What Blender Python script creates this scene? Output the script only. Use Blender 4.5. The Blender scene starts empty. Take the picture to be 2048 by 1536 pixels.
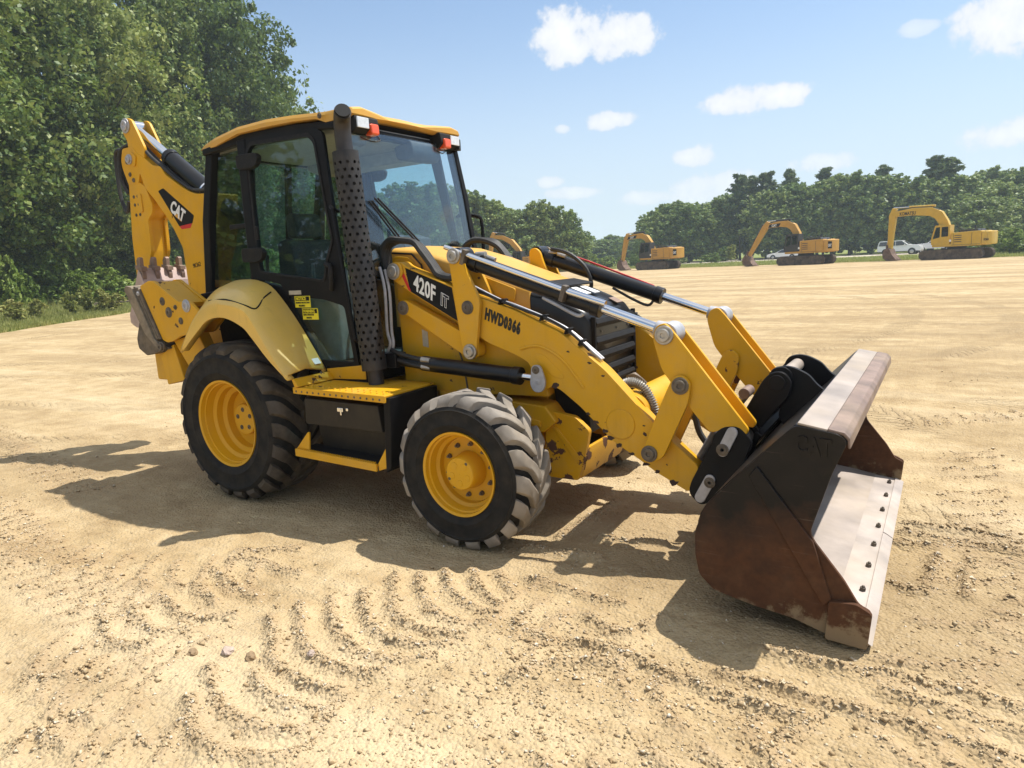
import bpy, bmesh, math, random
import numpy as np
from mathutils import Vector, Matrix, Euler
from mathutils.geometry import tessellate_polygon
R = math.radians
random.seed(7); rng = np.random.default_rng(11)
sc = bpy.context.scene
col = sc.collection

# ------------------------------------------------------------------ camera
CAM = Vector((4.644, -4.281, 1.726))
cd = bpy.data.cameras.new('camera'); cam = bpy.data.objects.new('camera', cd); col.objects.link(cam)
yaw, pitch, roll = R(122.46), R(-10.02), R(-3.03)
fw = Vector((math.cos(pitch)*math.cos(yaw), math.cos(pitch)*math.sin(yaw), math.sin(pitch)))
rt = Vector((math.sin(yaw), -math.cos(yaw), 0)); up = rt.cross(fw)
r2 = math.cos(roll)*rt + math.sin(roll)*up; u2 = -math.sin(roll)*rt + math.cos(roll)*up
M = Matrix((r2, u2, -fw)).transposed().to_4x4(); M.translation = CAM
cam.matrix_world = M
cd.sensor_fit = 'HORIZONTAL'; cd.sensor_width = 36.0; cd.lens = 36.0*1376.6/2048
cd.clip_start = 0.05; cd.clip_end = 6000
sc.camera = cam

# ------------------------------------------------------------------ sky, clouds and sun
SUN_EL, SUN_AZ = R(63.1), math.atan2(0.335, 0.38)      # azimuth from +Y towards +X
w = bpy.data.worlds.new('World'); sc.world = w; w.use_nodes = True
nt = w.node_tree; nt.nodes.clear()
def N(tree, kind, **kw):
    n = tree.nodes.new(kind)
    for k, v in kw.items():
        if k.startswith('i_'):
            key = k[2:]
            n.inputs[int(key) if key.isdigit() else key].default_value = v
        else: setattr(n, k, v)
    return n
def L(tree, a, b): tree.links.new(a, b)
def mth(tree, op, a, b=None, c=None):
    n = tree.nodes.new('ShaderNodeMath'); n.operation = op
    for i, v in enumerate((a, b, c)):
        if v is None: continue
        if hasattr(v, 'links'): tree.links.new(v, n.inputs[i])
        else: n.inputs[i].default_value = v
    return n.outputs[0]
sky = N(nt, 'ShaderNodeTexSky', sky_type='NISHITA', sun_disc=False, sun_elevation=SUN_EL, sun_rotation=SUN_AZ,
        air_density=1.15, dust_density=0.4, ozone_density=2.6, altitude=60)
tc = N(nt, 'ShaderNodeTexCoord'); sep = N(nt, 'ShaderNodeSeparateXYZ'); L(nt, tc.outputs['Generated'], sep.inputs[0])
dx, dy, dz = sep.outputs
az = mth(nt, 'MULTIPLY', mth(nt, 'ARCTAN2', dy, dx), 57.29578)
el = mth(nt, 'MULTIPLY', mth(nt, 'ARCSINE', dz), 57.29578)
azw = mth(nt, 'ADD', mth(nt, 'MODULO', mth(nt, 'ADD', az, 360.0+15.0), 90.0), 75.0)   # the same row of fair-weather clouds all round
nz = N(nt, 'ShaderNodeTexNoise', i_Scale=21.0, i_Detail=9.0, i_Roughness=0.62); L(nt, tc.outputs['Generated'], nz.inputs['Vector'])
nz2 = N(nt, 'ShaderNodeTexNoise', i_Scale=46.0, i_Detail=5.0, i_Roughness=0.6); L(nt, tc.outputs['Generated'], nz2.inputs['Vector'])
wob = mth(nt, 'ADD', mth(nt, 'MULTIPLY', mth(nt, 'SUBTRACT', nz.outputs[0], 0.5), 2.5), mth(nt, 'MULTIPLY', mth(nt, 'SUBTRACT', nz2.outputs[0], 0.5), 1.7))
CL = [(116.4,16.5,3.6,2.4,1),(112.6,16.2,3.4,1.7,1),(104.0,10.9,3.1,1.15,1),(101.4,10.8,2.6,.95,1),(87.4,13.4,4.0,2.4,1),(113.7,10.4,2.2,.75,.9),(117.4,10.0,.8,.4,.7),
      (107.0,7.3,2.2,.9,.85),(87.0,6.6,3.8,1.1,.9),(105.8,4.6,4.2,1.6,.75),(116.6,5.2,2.6,.55,.65),(111.1,4.5,2.8,.65,.65),(118.6,6.2,1.2,.55,.7),(98,6.0,2.6,.8,.7),(92.4,13.8,1.5,.6,.5),
      (140,7,4,1.0,.6),(151,12,4,1.2,.6)]
tot = None; thick = None
for (a, e, wa, we, st) in CL:
    q = mth(nt, 'ADD', mth(nt, 'POWER', mth(nt, 'ABSOLUTE', mth(nt, 'DIVIDE', mth(nt, 'SUBTRACT', azw, a), wa)), 2.0),
            mth(nt, 'POWER', mth(nt, 'ABSOLUTE', mth(nt, 'DIVIDE', mth(nt, 'SUBTRACT', el, e), we)), 2.0))
    v = mth(nt, 'ADD', mth(nt, 'SUBTRACT', 1.0, q), wob)
    mr = N(nt, 'ShaderNodeMapRange', interpolation_type='SMOOTHSTEP'); L(nt, v, mr.inputs[0])
    mr.inputs[1].default_value = 0.0; mr.inputs[2].default_value = 0.65; mr.inputs[3].default_value = 0; mr.inputs[4].default_value = st
    tot = mr.outputs[0] if tot is None else mth(nt, 'MAXIMUM', tot, mr.outputs[0])
    thick = v if thick is None else mth(nt, 'MAXIMUM', thick, v)
# unseen overhead clouds, thickened to brighten the shadows, alike all round
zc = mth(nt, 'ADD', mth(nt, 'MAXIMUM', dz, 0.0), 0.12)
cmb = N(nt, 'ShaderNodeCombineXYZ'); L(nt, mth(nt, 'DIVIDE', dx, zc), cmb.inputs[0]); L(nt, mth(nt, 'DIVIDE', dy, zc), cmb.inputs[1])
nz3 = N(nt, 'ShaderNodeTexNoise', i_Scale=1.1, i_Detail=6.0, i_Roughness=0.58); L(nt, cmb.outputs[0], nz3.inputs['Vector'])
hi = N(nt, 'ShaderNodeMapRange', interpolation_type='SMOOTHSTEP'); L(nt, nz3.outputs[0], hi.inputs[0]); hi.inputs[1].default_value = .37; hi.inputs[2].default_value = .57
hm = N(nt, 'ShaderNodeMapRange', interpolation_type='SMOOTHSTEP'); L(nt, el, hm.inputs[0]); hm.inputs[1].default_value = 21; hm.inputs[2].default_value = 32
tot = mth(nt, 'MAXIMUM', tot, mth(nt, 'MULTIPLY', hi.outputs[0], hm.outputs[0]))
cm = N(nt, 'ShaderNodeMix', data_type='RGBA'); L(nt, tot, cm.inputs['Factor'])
# thin humid veil that whitens the lower sky
veil = N(nt, 'ShaderNodeMapRange', interpolation_type='SMOOTHERSTEP'); L(nt, el, veil.inputs[0])
veil.inputs[1].default_value = -3; veil.inputs[2].default_value = 24; veil.inputs[3].default_value = 0.85; veil.inputs[4].default_value = 0.04
vm = N(nt, 'ShaderNodeMix', data_type='RGBA'); L(nt, veil.outputs[0], vm.inputs['Factor']); L(nt, sky.outputs[0], vm.inputs['A']); vm.inputs['B'].default_value = (4.3, 5.0, 6.0, 1)
tk_ = N(nt, 'ShaderNodeMapRange'); L(nt, thick, tk_.inputs[0]); tk_.inputs[1].default_value = .3; tk_.inputs[2].default_value = 1.5
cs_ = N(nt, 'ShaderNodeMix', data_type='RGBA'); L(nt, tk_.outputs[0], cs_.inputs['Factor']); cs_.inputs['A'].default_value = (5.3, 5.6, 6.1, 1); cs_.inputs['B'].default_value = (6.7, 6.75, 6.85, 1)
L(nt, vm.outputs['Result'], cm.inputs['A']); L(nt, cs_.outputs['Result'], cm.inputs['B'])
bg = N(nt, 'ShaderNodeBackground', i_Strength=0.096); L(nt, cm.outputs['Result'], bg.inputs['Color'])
wo = N(nt, 'ShaderNodeOutputWorld'); L(nt, bg.outputs[0], wo.inputs[0])
w.cycles.sampling_method = 'MANUAL'; w.cycles.sample_map_resolution = 512

sd = bpy.data.lights.new('sun', 'SUN'); sun = bpy.data.objects.new('sun', sd); col.objects.link(sun)
sd.energy = 3.9; sd.angle = R(0.53); sd.color = (1.0, 0.955, 0.88)
sun.rotation_euler = Vector((0.335, 0.38, 1.0)).to_track_quat('Z', 'Y').to_euler(); sun.location = (0, 0, 30)
vs = sc.view_settings; sc.display_settings.display_device = 'sRGB'
vs.view_transform = 'Standard'; vs.look = 'None'; vs.exposure = 0.72; vs.gamma = 1.0; vs.use_curve_mapping = False
sc.render.engine = 'CYCLES'; sc.cycles.max_bounces = 8; sc.cycles.transparent_max_bounces = 16; sc.cycles.volume_bounces = 1
sc.cycles.use_denoising = True; sc.cycles.caustics_reflective = False; sc.cycles.caustics_refractive = False

# ------------------------------------------------------------------ materials
def new_mat(name):
    m = bpy.data.materials.new(name); m.use_nodes = True
    t = m.node_tree; t.nodes.clear()
    return m, t
def ramp(t, fac, stops):
    r = t.nodes.new('ShaderNodeValToRGB'); cr = r.color_ramp
    while len(cr.elements) < len(stops): cr.elements.new(0.5)
    for e, (p, c) in zip(cr.elements, stops): e.position = p; e.color = (*c, 1) if len(c) == 3 else c
    t.links.new(fac, r.inputs[0]); return r.outputs[0]
def mixc(t, fac, a, b):
    n = t.nodes.new('ShaderNodeMix'); n.data_type = 'RGBA'
    for k, v in (('Factor', fac), ('A', a), ('B', b)):
        if hasattr(v, 'links'): t.links.new(v, n.inputs[k])
        else: n.inputs[k].default_value = v if k == 'Factor' else ((*v, 1) if len(v) == 3 else v)
    return n.outputs['Result']
def noise(t, vec, scale, detail=4, rough=.55, dist=0):
    n = t.nodes.new('ShaderNodeTexNoise'); n.inputs['Scale'].default_value = scale; n.inputs['Detail'].default_value = detail
    n.inputs['Roughness'].default_value = rough; n.inputs['Distortion'].default_value = dist
    if vec is not None: t.links.new(vec, n.inputs['Vector'])
    return n.outputs[0]
def mrange(t, v, a, b, c=0., d=1.):
    n = t.nodes.new('ShaderNodeMapRange'); t.links.new(v, n.inputs[0])
    for i, x in enumerate((a, b, c, d)): n.inputs[i+1].default_value = x
    return n.outputs[0]
def finish(m, t, color, rough=.5, metal=0., bump=None, bstr=.2, bdist=.01, coat=0., spec=.5, extra=None):
    p = t.nodes.new('ShaderNodeBsdfPrincipled'); o = t.nodes.new('ShaderNodeOutputMaterial')
    for k, v in (('Base Color', color), ('Roughness', rough), ('Metallic', metal)):
        if hasattr(v, 'links'): t.links.new(v, p.inputs[k])
        else: p.inputs[k].default_value = (*v, 1) if k == 'Base Color' else v
    p.inputs['Specular IOR Level'].default_value = spec
    if coat: p.inputs['Coat Weight'].default_value = coat; p.inputs['Coat Roughness'].default_value = .15
    if bump is not None:
        b = t.nodes.new('ShaderNodeBump'); b.inputs['Strength'].default_value = bstr; b.inputs['Distance'].default_value = bdist
        t.links.new(bump, b.inputs['Height']); t.links.new(b.outputs[0], p.inputs['Normal'])
    t.links.new(p.outputs[0], o.inputs[0])
    return m
def vec(t, kind='Object'): return t.nodes.new('ShaderNodeTexCoord').outputs[kind]
DUST = (0.42, 0.32, 0.19)
def paint(name, c, rough=.38, dust=.18, chips=.0, chipcol=(.075, .04, .025), scale=1.0, coat=.06, spec=.35):
    m, t = new_mat(name); v = vec(t)
    big = noise(t, v, 2.2*scale, 5); fine = noise(t, v, 38*scale, 4)
    c2 = tuple(x*.86 for x in c)
    cc = mixc(t, mrange(t, big, .35, .7), c, c2)
    d = mth(t, 'MULTIPLY', mrange(t, noise(t, v, 5.5*scale, 8, .65), .45, .85), dust*1.6)
    d = mth(t, 'ADD', d, mth(t, 'MULTIPLY', mrange(t, fine, .55, .8), dust*.5))
    cc = mixc(t, d, cc, DUST)
    mp = t.nodes.new('ShaderNodeMapping'); mp.inputs['Scale'].default_value = (9, 9, 1.1); t.links.new(v, mp.inputs[0])
    cc = mixc(t, mth(t, 'MULTIPLY', mrange(t, noise(t, mp.outputs[0], 1.5, 6, .65), .56, .76), .30), cc, tuple(x*.62 for x in c))
    mp2 = t.nodes.new('ShaderNodeMapping'); mp2.inputs['Scale'].default_value = (4, 4, 90); mp2.inputs['Rotation'].default_value = (0, .5, 0); t.links.new(v, mp2.inputs[0])
    cc = mixc(t, mth(t, 'MULTIPLY', mrange(t, noise(t, mp2.outputs[0], 1.2, 3, .6), .70, .74), .35), cc, tuple(min(1, x*1.15+.02) for x in c))
    rr = mth(t, 'ADD', rough, mth(t, 'MULTIPLY', d, .7))
    if chips > 0:
        k = mth(t, 'ADD', noise(t, v, 9*scale, 6, .62), mth(t, 'MULTIPLY', noise(t, v, 2.1, 2), .35))
        k = mrange(t, k, .86-chips, .875-chips)
        cc = mixc(t, k, cc, chipcol); rr = mth(t, 'ADD', rr, mth(t, 'MULTIPLY', k, .4))
    return finish(m, t, cc, rr, 0, bump=fine, bstr=.05, bdist=.004, coat=coat, spec=spec)
def plain(name, c, rough=.5, metal=0., var=.25, scale=14., bump=0., dust=0., coat=0., spec=.5):
    m, t = new_mat(name); v = vec(t); n = noise(t, v, scale, 5)
    lo = tuple(x*(1-var) for x in c); hi_ = tuple(min(1, x*(1+var)) for x in c)
    cc = mixc(t, mrange(t, n, .3, .7), lo, hi_)
    if dust: cc = mixc(t, mth(t, 'MULTIPLY', mrange(t, noise(t, v, scale*.4, 8, .65), .42, .75), dust), cc, DUST)
    rr = mth(t, 'ADD', rough-.06, mth(t, 'MULTIPLY', n, .12))
    return finish(m, t, cc, rr, metal, bump=n if bump else None, bstr=bump, bdist=.006, coat=coat, spec=spec)
def glass(name, tint, refl=.05):
    m, t = new_mat(name)
    tr = t.nodes.new('ShaderNodeBsdfTransparent'); tr.inputs[0].default_value = (*tint, 1)
    gl = t.nodes.new('ShaderNodeBsdfGlossy'); gl.inputs['Roughness'].default_value = .015
    fr = t.nodes.new('ShaderNodeLayerWeight'); fr.inputs[0].default_value = .5
    df = t.nodes.new('ShaderNodeBsdfDiffuse'); df.inputs[0].default_value = (.45, .42, .36, 1)
    n = noise(t, vec(t), 7, 6, .6)
    m1 = t.nodes.new('ShaderNodeMixShader'); t.links.new(mth(t, 'MULTIPLY', mrange(t, n, .35, .8), .025), m1.inputs[0])
    t.links.new(tr.outputs[0], m1.inputs[1]); t.links.new(df.outputs[0], m1.inputs[2])
    mx = t.nodes.new('ShaderNodeMixShader'); t.links.new(mth(t, 'ADD', mth(t, 'MULTIPLY', mth(t, 'POWER', fr.outputs['Facing'], 3.5), .6), refl), mx.inputs[0])
    t.links.new(m1.outputs[0], mx.inputs[1]); t.links.new(gl.outputs[0], mx.inputs[2])
    o = t.nodes.new('ShaderNodeOutputMaterial'); t.links.new(mx.outputs[0], o.inputs[0])
    return m
MT = {}
YEL = (.69, .358, .007)
MT['yellow'] = paint('yellow_paint', YEL, .45, .16, .014)
MT['yellow_rim'] = paint('yellow_rim_paint', YEL, .42, .08, 0)
MT['yellow_worn'] = paint('worn_yellow_paint', YEL, .45, .20, .165, chipcol=(.11, .05, .03))
MT['yellow_roof'] = paint('faded_yellow_paint', (.66, .36, .06), .5, .25, 0)
MT['yellow_fender'] = paint('fender_yellow_plastic', (.74, .48, .10), .42, .14, 0, coat=.3)
MT['black'] = paint('black_paint', (.008, .008, .009), .5, .015, .0, coat=0, spec=.16)
MT['cyl_black'] = paint('gloss_black_paint', (.008, .008, .009), .3, .02, 0, coat=0, spec=.4)
MT['brown_black'] = paint('toolbox_dark_paint', (.020, .016, .012), .5, .04, 0, coat=0, spec=.3)
MT['plastic'] = plain('black_plastic', (.012, .012, .013), .6, 0, .3, 60, .1, .03, spec=.2)
MT['rubber'] = plain('tyre_rubber', (.014, .0135, .013), .82, 0, .3, 22, .25, .06, spec=.25)
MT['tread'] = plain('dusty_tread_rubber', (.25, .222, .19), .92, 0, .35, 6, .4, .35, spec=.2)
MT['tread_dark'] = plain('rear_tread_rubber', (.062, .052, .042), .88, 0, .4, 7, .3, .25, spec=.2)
MT['hose'] = plain('hydraulic_hose', (.018, .018, .018), .6, 0, .3, 30, .1, .05)
MT['chrome'] = plain('chrome_rod', (.75, .75, .76), .14, 1., .05, 4)
MT['steel'] = plain('pin_steel', (.42, .40, .37), .42, .75, .25, 30, .1, .15)
MT['zinc'] = plain('zinc_plate', (.42, .42, .44), .5, .35, .15, 25, .05, .1)
MT['dirty_steel'] = plain('dirty_steel', (.13, .11, .09), .65, .5, .35, 25, .25, .3)
MT['polished'] = plain('worn_bucket_steel', (.36, .305, .265), .55, .2, .30, 3, .12, .5)
MT['edge'] = plain('cutting_edge_steel', (.41, .35, .305), .55, .2, .24, 4, .08, .45)
MT['guard'] = plain('weathered_steel_guard', (.014, .014, .016), .55, .1, .35, 12, .15, .08)
MT['pipe'] = plain('exhaust_pipe', (.028, .026, .028), .5, .3, .35, 9, .1, .1)
MT['white'] = plain('white_decal', (.80, .80, .78), .5, 0, .05, 20)
MT['decal_black'] = plain('black_decal', (.008, .008, .009), .6, 0, .1, 20, spec=.2)
MT['red'] = plain('red_decal', (.55, .022, .018), .5, 0, .1, 20)
MT['stencil'] = plain('stencil_black', (.02, .018, .012), .7, 0, .1, 20)
MT['lemon'] = plain('label_yellow', (.78, .66, .03), .45, 0, .05, 20)
MT['sand'] = plain('reflective_tape', (.45, .40, .30), .5, 0, .15, 20)
MT['headliner'] = plain('headliner_grey', (.46, .45, .42), .8, 0, .1, 20)
MT['interior'] = plain('interior_grey', (.10, .105, .11), .7, 0, .2, 15)
MT['seat'] = plain('seat_fabric', (.05, .052, .056), .85, 0, .3, 60, .2)
MT['trim'] = plain('pale_console', (.30, .30, .28), .7, 0, .15, 15)
MT['orange'] = finish(*(lambda m, t: (m, t))(*new_mat('orange_lens')), (.85, .10, .02), .2, 0, coat=.6)
MT['lamp'] = plain('lamp_glass', (.72, .74, .76), .12, .2, .1, 40)
MT['brick'] = plain('mirror_glass', (.25, .27, .28), .05, 1., .05, 4)
MT['spring'] = plain('spring_guard', (.38, .36, .32), .45, .6, .2, 30)
MT['pad'] = plain('grey_street_pad', (.20, .165, .12), .9, 0, .35, 16, .4, .4)
MT['tooth'] = plain('bucket_tooth_steel', (.23, .16, .13), .6, .4, .3, 14, .2, .3)
MT['bh_bucket'] = plain('backhoe_bucket_steel', (.44, .34, .31), .55, .3, .2, 7, .1, .3)
MT['hem'] = plain('worn_brown_lip', (.22, .155, .125), .6, .2, .35, 7, .15, .3)
MT['ex_rust'] = plain('rust_spot', (.05, .028, .02), .85, 0, .4, 60)
MT['glass_side'] = glass('green_cab_glass', (.74, .865, .87), .03)
MT['glass_front'] = glass('blue_windscreen_glass', (.80, .89, .92), .09)
MT['glass_dark'] = glass('dark_cab_glass', (.42, .48, .47), .07)
# bucket side: black paint worn to rust lower down, soil stuck to the bottom edge
m, t = new_mat('rusty_bucket_paint'); v = vec(t)
s_ = t.nodes.new('ShaderNodeSeparateXYZ'); t.links.new(v, s_.inputs[0]); zz = s_.outputs[2]
n1 = noise(t, v, 4.5, 7, .62); n2 = noise(t, v, 26, 6, .6); n3 = noise(t, v, 9, 6, .6)
k = mrange(t, mth(t, 'ADD', mth(t, 'SUBTRACT', .62, zz), mth(t, 'MULTIPLY', mth(t, 'SUBTRACT', n1, .5), .75)), -.02, .30)
rust = mixc(t, n2, (.042, .020, .012), (.135, .058, .026))
cc = mixc(t, k, mixc(t, n3, (.006, .006, .007), (.020, .017, .016)), rust)
so = mrange(t, mth(t, 'ADD', mth(t, 'SUBTRACT', .165, zz), mth(t, 'MULTIPLY', mth(t, 'SUBTRACT', noise(t, v, 9, 8, .72), .58), .55)), 0, .06)
mps = t.nodes.new('ShaderNodeMapping'); mps.inputs['Scale'].default_value = (2.2, 2, 60); mps.inputs['Rotation'].default_value = (0, .35, 0); t.links.new(v, mps.inputs[0])
cc = mixc(t, mth(t, 'MULTIPLY', mrange(t, noise(t, mps.outputs[0], 1.3, 4, .65), .62, .72), .30), cc, (.20, .15, .12))
cc = mixc(t, mth(t, 'MULTIPLY', mrange(t, noise(t, v, 3, 8, .7), .5, .75), .06), cc, DUST)
cc = mixc(t, mth(t, 'MULTIPLY', so, .7), cc, (.30, .225, .13))
MT['rust'] = finish(m, t, cc, mth(t, 'ADD', .36, mth(t, 'MULTIPLY', k, .42)), .05, bump=n2, bstr=.22, bdist=.005, spec=.18)

# ------------------------------------------------------------------ mesh helpers
class MB:
    def __init__(s): s.V = []; s.F = []
    def add(s, vs_, fs_):
        o = len(s.V); s.V += [tuple(v) for v in vs_]; s.F += [tuple(i+o for i in f) for f in fs_]; return s
    def box(s, c, d, rot=None):
        x, y, z = (k/2 for k in d)
        vs_ = [Vector((a*x, b*y, e*z)) for a in (-1, 1) for b in (-1, 1) for e in (-1, 1)]
        if rot is not None: vs_ = [rot @ v for v in vs_]
        c = Vector(c); vs_ = [v+c for v in vs_]
        return s.add(vs_, [(0, 1, 3, 2), (4, 6, 7, 5), (0, 4, 5, 1), (2, 3, 7, 6), (0, 2, 6, 4), (1, 5, 7, 3)])
    def prism(s, poly, y0, y1, fn=None):
        n = len(poly); vs_ = [(x, y0, z) for x, z in poly]+[(x, y1, z) for x, z in poly]
        if fn: vs_ = [fn(*v) for v in vs_]
        return s.add(vs_, [tuple(range(n)), tuple(range(2*n-1, n-1, -1))]+[(i, (i+1) % n, n+(i+1) % n, n+i) for i in range(n)])
    def plate(s, outer, holes, y0, y1, fn=None):
        loops = [outer]+holes
        tri = tessellate_polygon([[Vector((x, z, 0)) for x, z in l] for l in loops])
        flat = [p for l in loops for p in l]; n = len(flat)
        vs_ = [(x, y0, z) for x, z in flat]+[(x, y1, z) for x, z in flat]
        if fn: vs_ = [fn(*v) for v in vs_]
        fs_ = [tuple(q) for q in tri]+[tuple(i+n for i in q[::-1]) for q in tri]; o = 0
        for l in loops:
            k = len(l); fs_ += [(o+i, o+(i+1) % k, n+o+(i+1) % k, n+o+i) for i in range(k)]; o += k
        return s.add(vs_, fs_)
    def rings(s, rs, closed=True, cap=True):
        o = len(s.V); n = len(rs[0]); fs_ = []
        for i in range(len(rs)-1):
            for j in range(n if closed else n-1):
                a = i*n+j; b = i*n+(j+1) % n; fs_.append((a, b, b+n, a+n))
        if cap and closed: fs_ += [tuple(range(n))[::-1], tuple((len(rs)-1)*n+j for j in range(n))]
        return s.add([p for r in rs for p in r], fs_)
    def cyl(s, p0, p1, r0, r1=None, n=16, cap=True):
        p0, p1 = Vector(p0), Vector(p1); r1 = r0 if r1 is None else r1
        d = (p1-p0).normalized(); a = d.orthogonal().normalized(); b = d.cross(a)
        rr = [[p+(a*math.cos(6.28318*i/n)+b*math.sin(6.28318*i/n))*r for i in range(n)] for p, r in ((p0, r0), (p1, r1))]
        return s.rings(rr, True, cap)
    def tube(s, pts, r, n=8, smooth=0, flat=None):
        pts = [Vector(p) for p in pts]
        if smooth: pts = catmull(pts, smooth)
        rr = []; a = None
        for i, p in enumerate(pts):
            d = (pts[min(i+1, len(pts)-1)]-pts[max(i-1, 0)]).normalized()
            a = d.orthogonal().normalized() if a is None else (a-d*a.dot(d)).normalized()
            b = d.cross(a); k = r[i*len(r)//len(pts)] if isinstance(r, (list, tuple)) else r
            rr.append([p+(a*math.cos(6.28318*j/n)+b*math.sin(6.28318*j/n))*k for j in range(n)])
        return s.rings(rr)
    def lathe(s, prof, c, n=40, closed=True):     # prof: (radius, y); axis along y through (cx, cz)
        cx, cz = c
        rs = [[(cx+r*math.cos(6.28318*i/n), y, cz+r*math.sin(6.28318*i/n)) for i in range(n)] for r, y in prof]
        if closed: rs.append(rs[0])
        return s.rings(rs, True, cap=not closed)
    def build(s, name, mat, parent=None, bevel=0., seg=2, ang=35, smooth=True, solid=0.):
        me = bpy.data.meshes.new(name); me.from_pydata(s.V, [], s.F)
        bm = bmesh.new(); bm.from_mesh(me)
        bmesh.ops.remove_doubles(bm, verts=bm.verts, dist=1e-5)
        bmesh.ops.recalc_face_normals(bm, faces=bm.faces); bm.to_mesh(me); bm.free()
        if smooth:
            me.polygons.foreach_set('use_smooth', [True]*len(me.polygons)); me.set_sharp_from_angle(angle=R(ang))
        me.materials.append(MT[mat] if isinstance(mat, str) else mat)
        ob = bpy.data.objects.new(name, me); col.objects.link(ob)
        if parent is not None: ob.parent = parent
        if solid:
            md = ob.modifiers.new('solid', 'SOLIDIFY'); md.thickness = solid; md.offset = 0
        if bevel:
            md = ob.modifiers.new('bevel', 'BEVEL'); md.width = bevel; md.segments = seg; md.limit_method = 'ANGLE'; md.angle_limit = R(30); md.harden_normals = True
        return ob
def catmull(P, k):
    out = []
    for i in range(len(P)-1):
        a, b, c, d = P[max(i-1, 0)], P[i], P[i+1], P[min(i+2, len(P)-1)]
        for j in range(k):
            t_ = j/k; out.append(0.5*((2*b)+(c-a)*t_+(2*a-5*b+4*c-d)*t_*t_+(3*b-a-3*c+d)*t_**3))
    return out+[P[-1]]
def rounded(poly, r, k=4):
    out = []; n = len(poly)
    for i in range(n):
        a, b, c = Vector(poly[i-1]), Vector(poly[i]), Vector(poly[(i+1) % n]); rr = r[i] if isinstance(r, (list, tuple)) else r
        u, v_ = a-b, c-b; m_ = min(u.length, v_.length)*.45; q = min(rr, m_)
        if q < 1e-4: out.append(tuple(b)); continue
        p, s2 = b+u.normalized()*q, b+v_.normalized()*q
        for j in range(k+1):
            f = j/k; out.append(tuple((1-f)**2*p+2*f*(1-f)*b+f*f*s2))
    return out
def circ(cx, cz, r, n=14, ph=0): return [(cx+r*math.cos(6.28318*i/n+ph), cz+r*math.sin(6.28318*i/n+ph)) for i in range(n)]
def tag(o, label=None, cat=None, group=None, kind=None):
    for k, v in (('label', label), ('category', cat), ('group', group), ('kind', kind)):
        if v is not None: o[k] = v
    return o
def empty(name, loc=(0, 0, 0), rz=0.):
    o = bpy.data.objects.new(name, None); col.objects.link(o); o.location = loc; o.rotation_euler = (0, 0, rz); o.empty_display_size = .3; return o
def dup(o, parent=None, loc=None, rot=None, scale=None):
    c = o.copy(); col.objects.link(c); c.parent = parent
    if loc is not None: c.location = loc
    if rot is not None: c.rotation_euler = rot
    if scale is not None: c.scale = scale
    return c
def text(name, body, mat, parent, org, xd, yd, size, bold=0., xs=1., shear=0., ext=.0015, spacing=1., outline=False):
    cu = bpy.data.curves.new(name, 'FONT'); cu.body = body; cu.size = size; cu.shear = shear; cu.offset = bold; cu.space_character = spacing; cu.resolution_u = 3
    if outline: cu.fill_mode = 'NONE'; cu.bevel_depth = .0022; cu.bevel_resolution = 1
    else: cu.extrude = ext
    tmp = bpy.data.objects.new(name, cu); me = bpy.data.meshes.new_from_object(tmp); bpy.data.objects.remove(tmp)
    xd, yd = Vector(xd).normalized(), Vector(yd).normalized(); zd = xd.cross(yd).normalized()
    mt = Matrix((xd*xs, yd, zd)).transposed().to_4x4(); mt.translation = Vector(org); me.transform(mt); me.name = name
    me.materials.clear(); me.materials.append(MT[mat]); ob = bpy.data.objects.new(name, me); col.objects.link(ob); ob.parent = parent; return ob
def npmesh(name, V, F, mat, parent=None, smooth=False):
    V = np.asarray(V, np.float32); F = np.asarray(F, np.int32); k = F.shape[1]
    me = bpy.data.meshes.new(name); me.vertices.add(len(V)); me.vertices.foreach_set('co', V.ravel())
    me.loops.add(F.size); me.loops.foreach_set('vertex_index', F.ravel())
    me.polygons.add(len(F)); me.polygons.foreach_set('loop_start', np.arange(0, F.size, k, dtype=np.int32))
    if smooth: me.polygons.foreach_set('use_smooth', np.ones(len(F), bool))
    me.update(calc_edges=True); me.materials.append(MT[mat] if isinstance(mat, str) else mat)
    ob = bpy.data.objects.new(name, me); col.objects.link(ob); ob.parent = parent; return ob
def pol(a, d, z=0.): return Vector((CAM.x+d*math.cos(R(a)), CAM.y+d*math.sin(R(a)), z))

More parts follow.
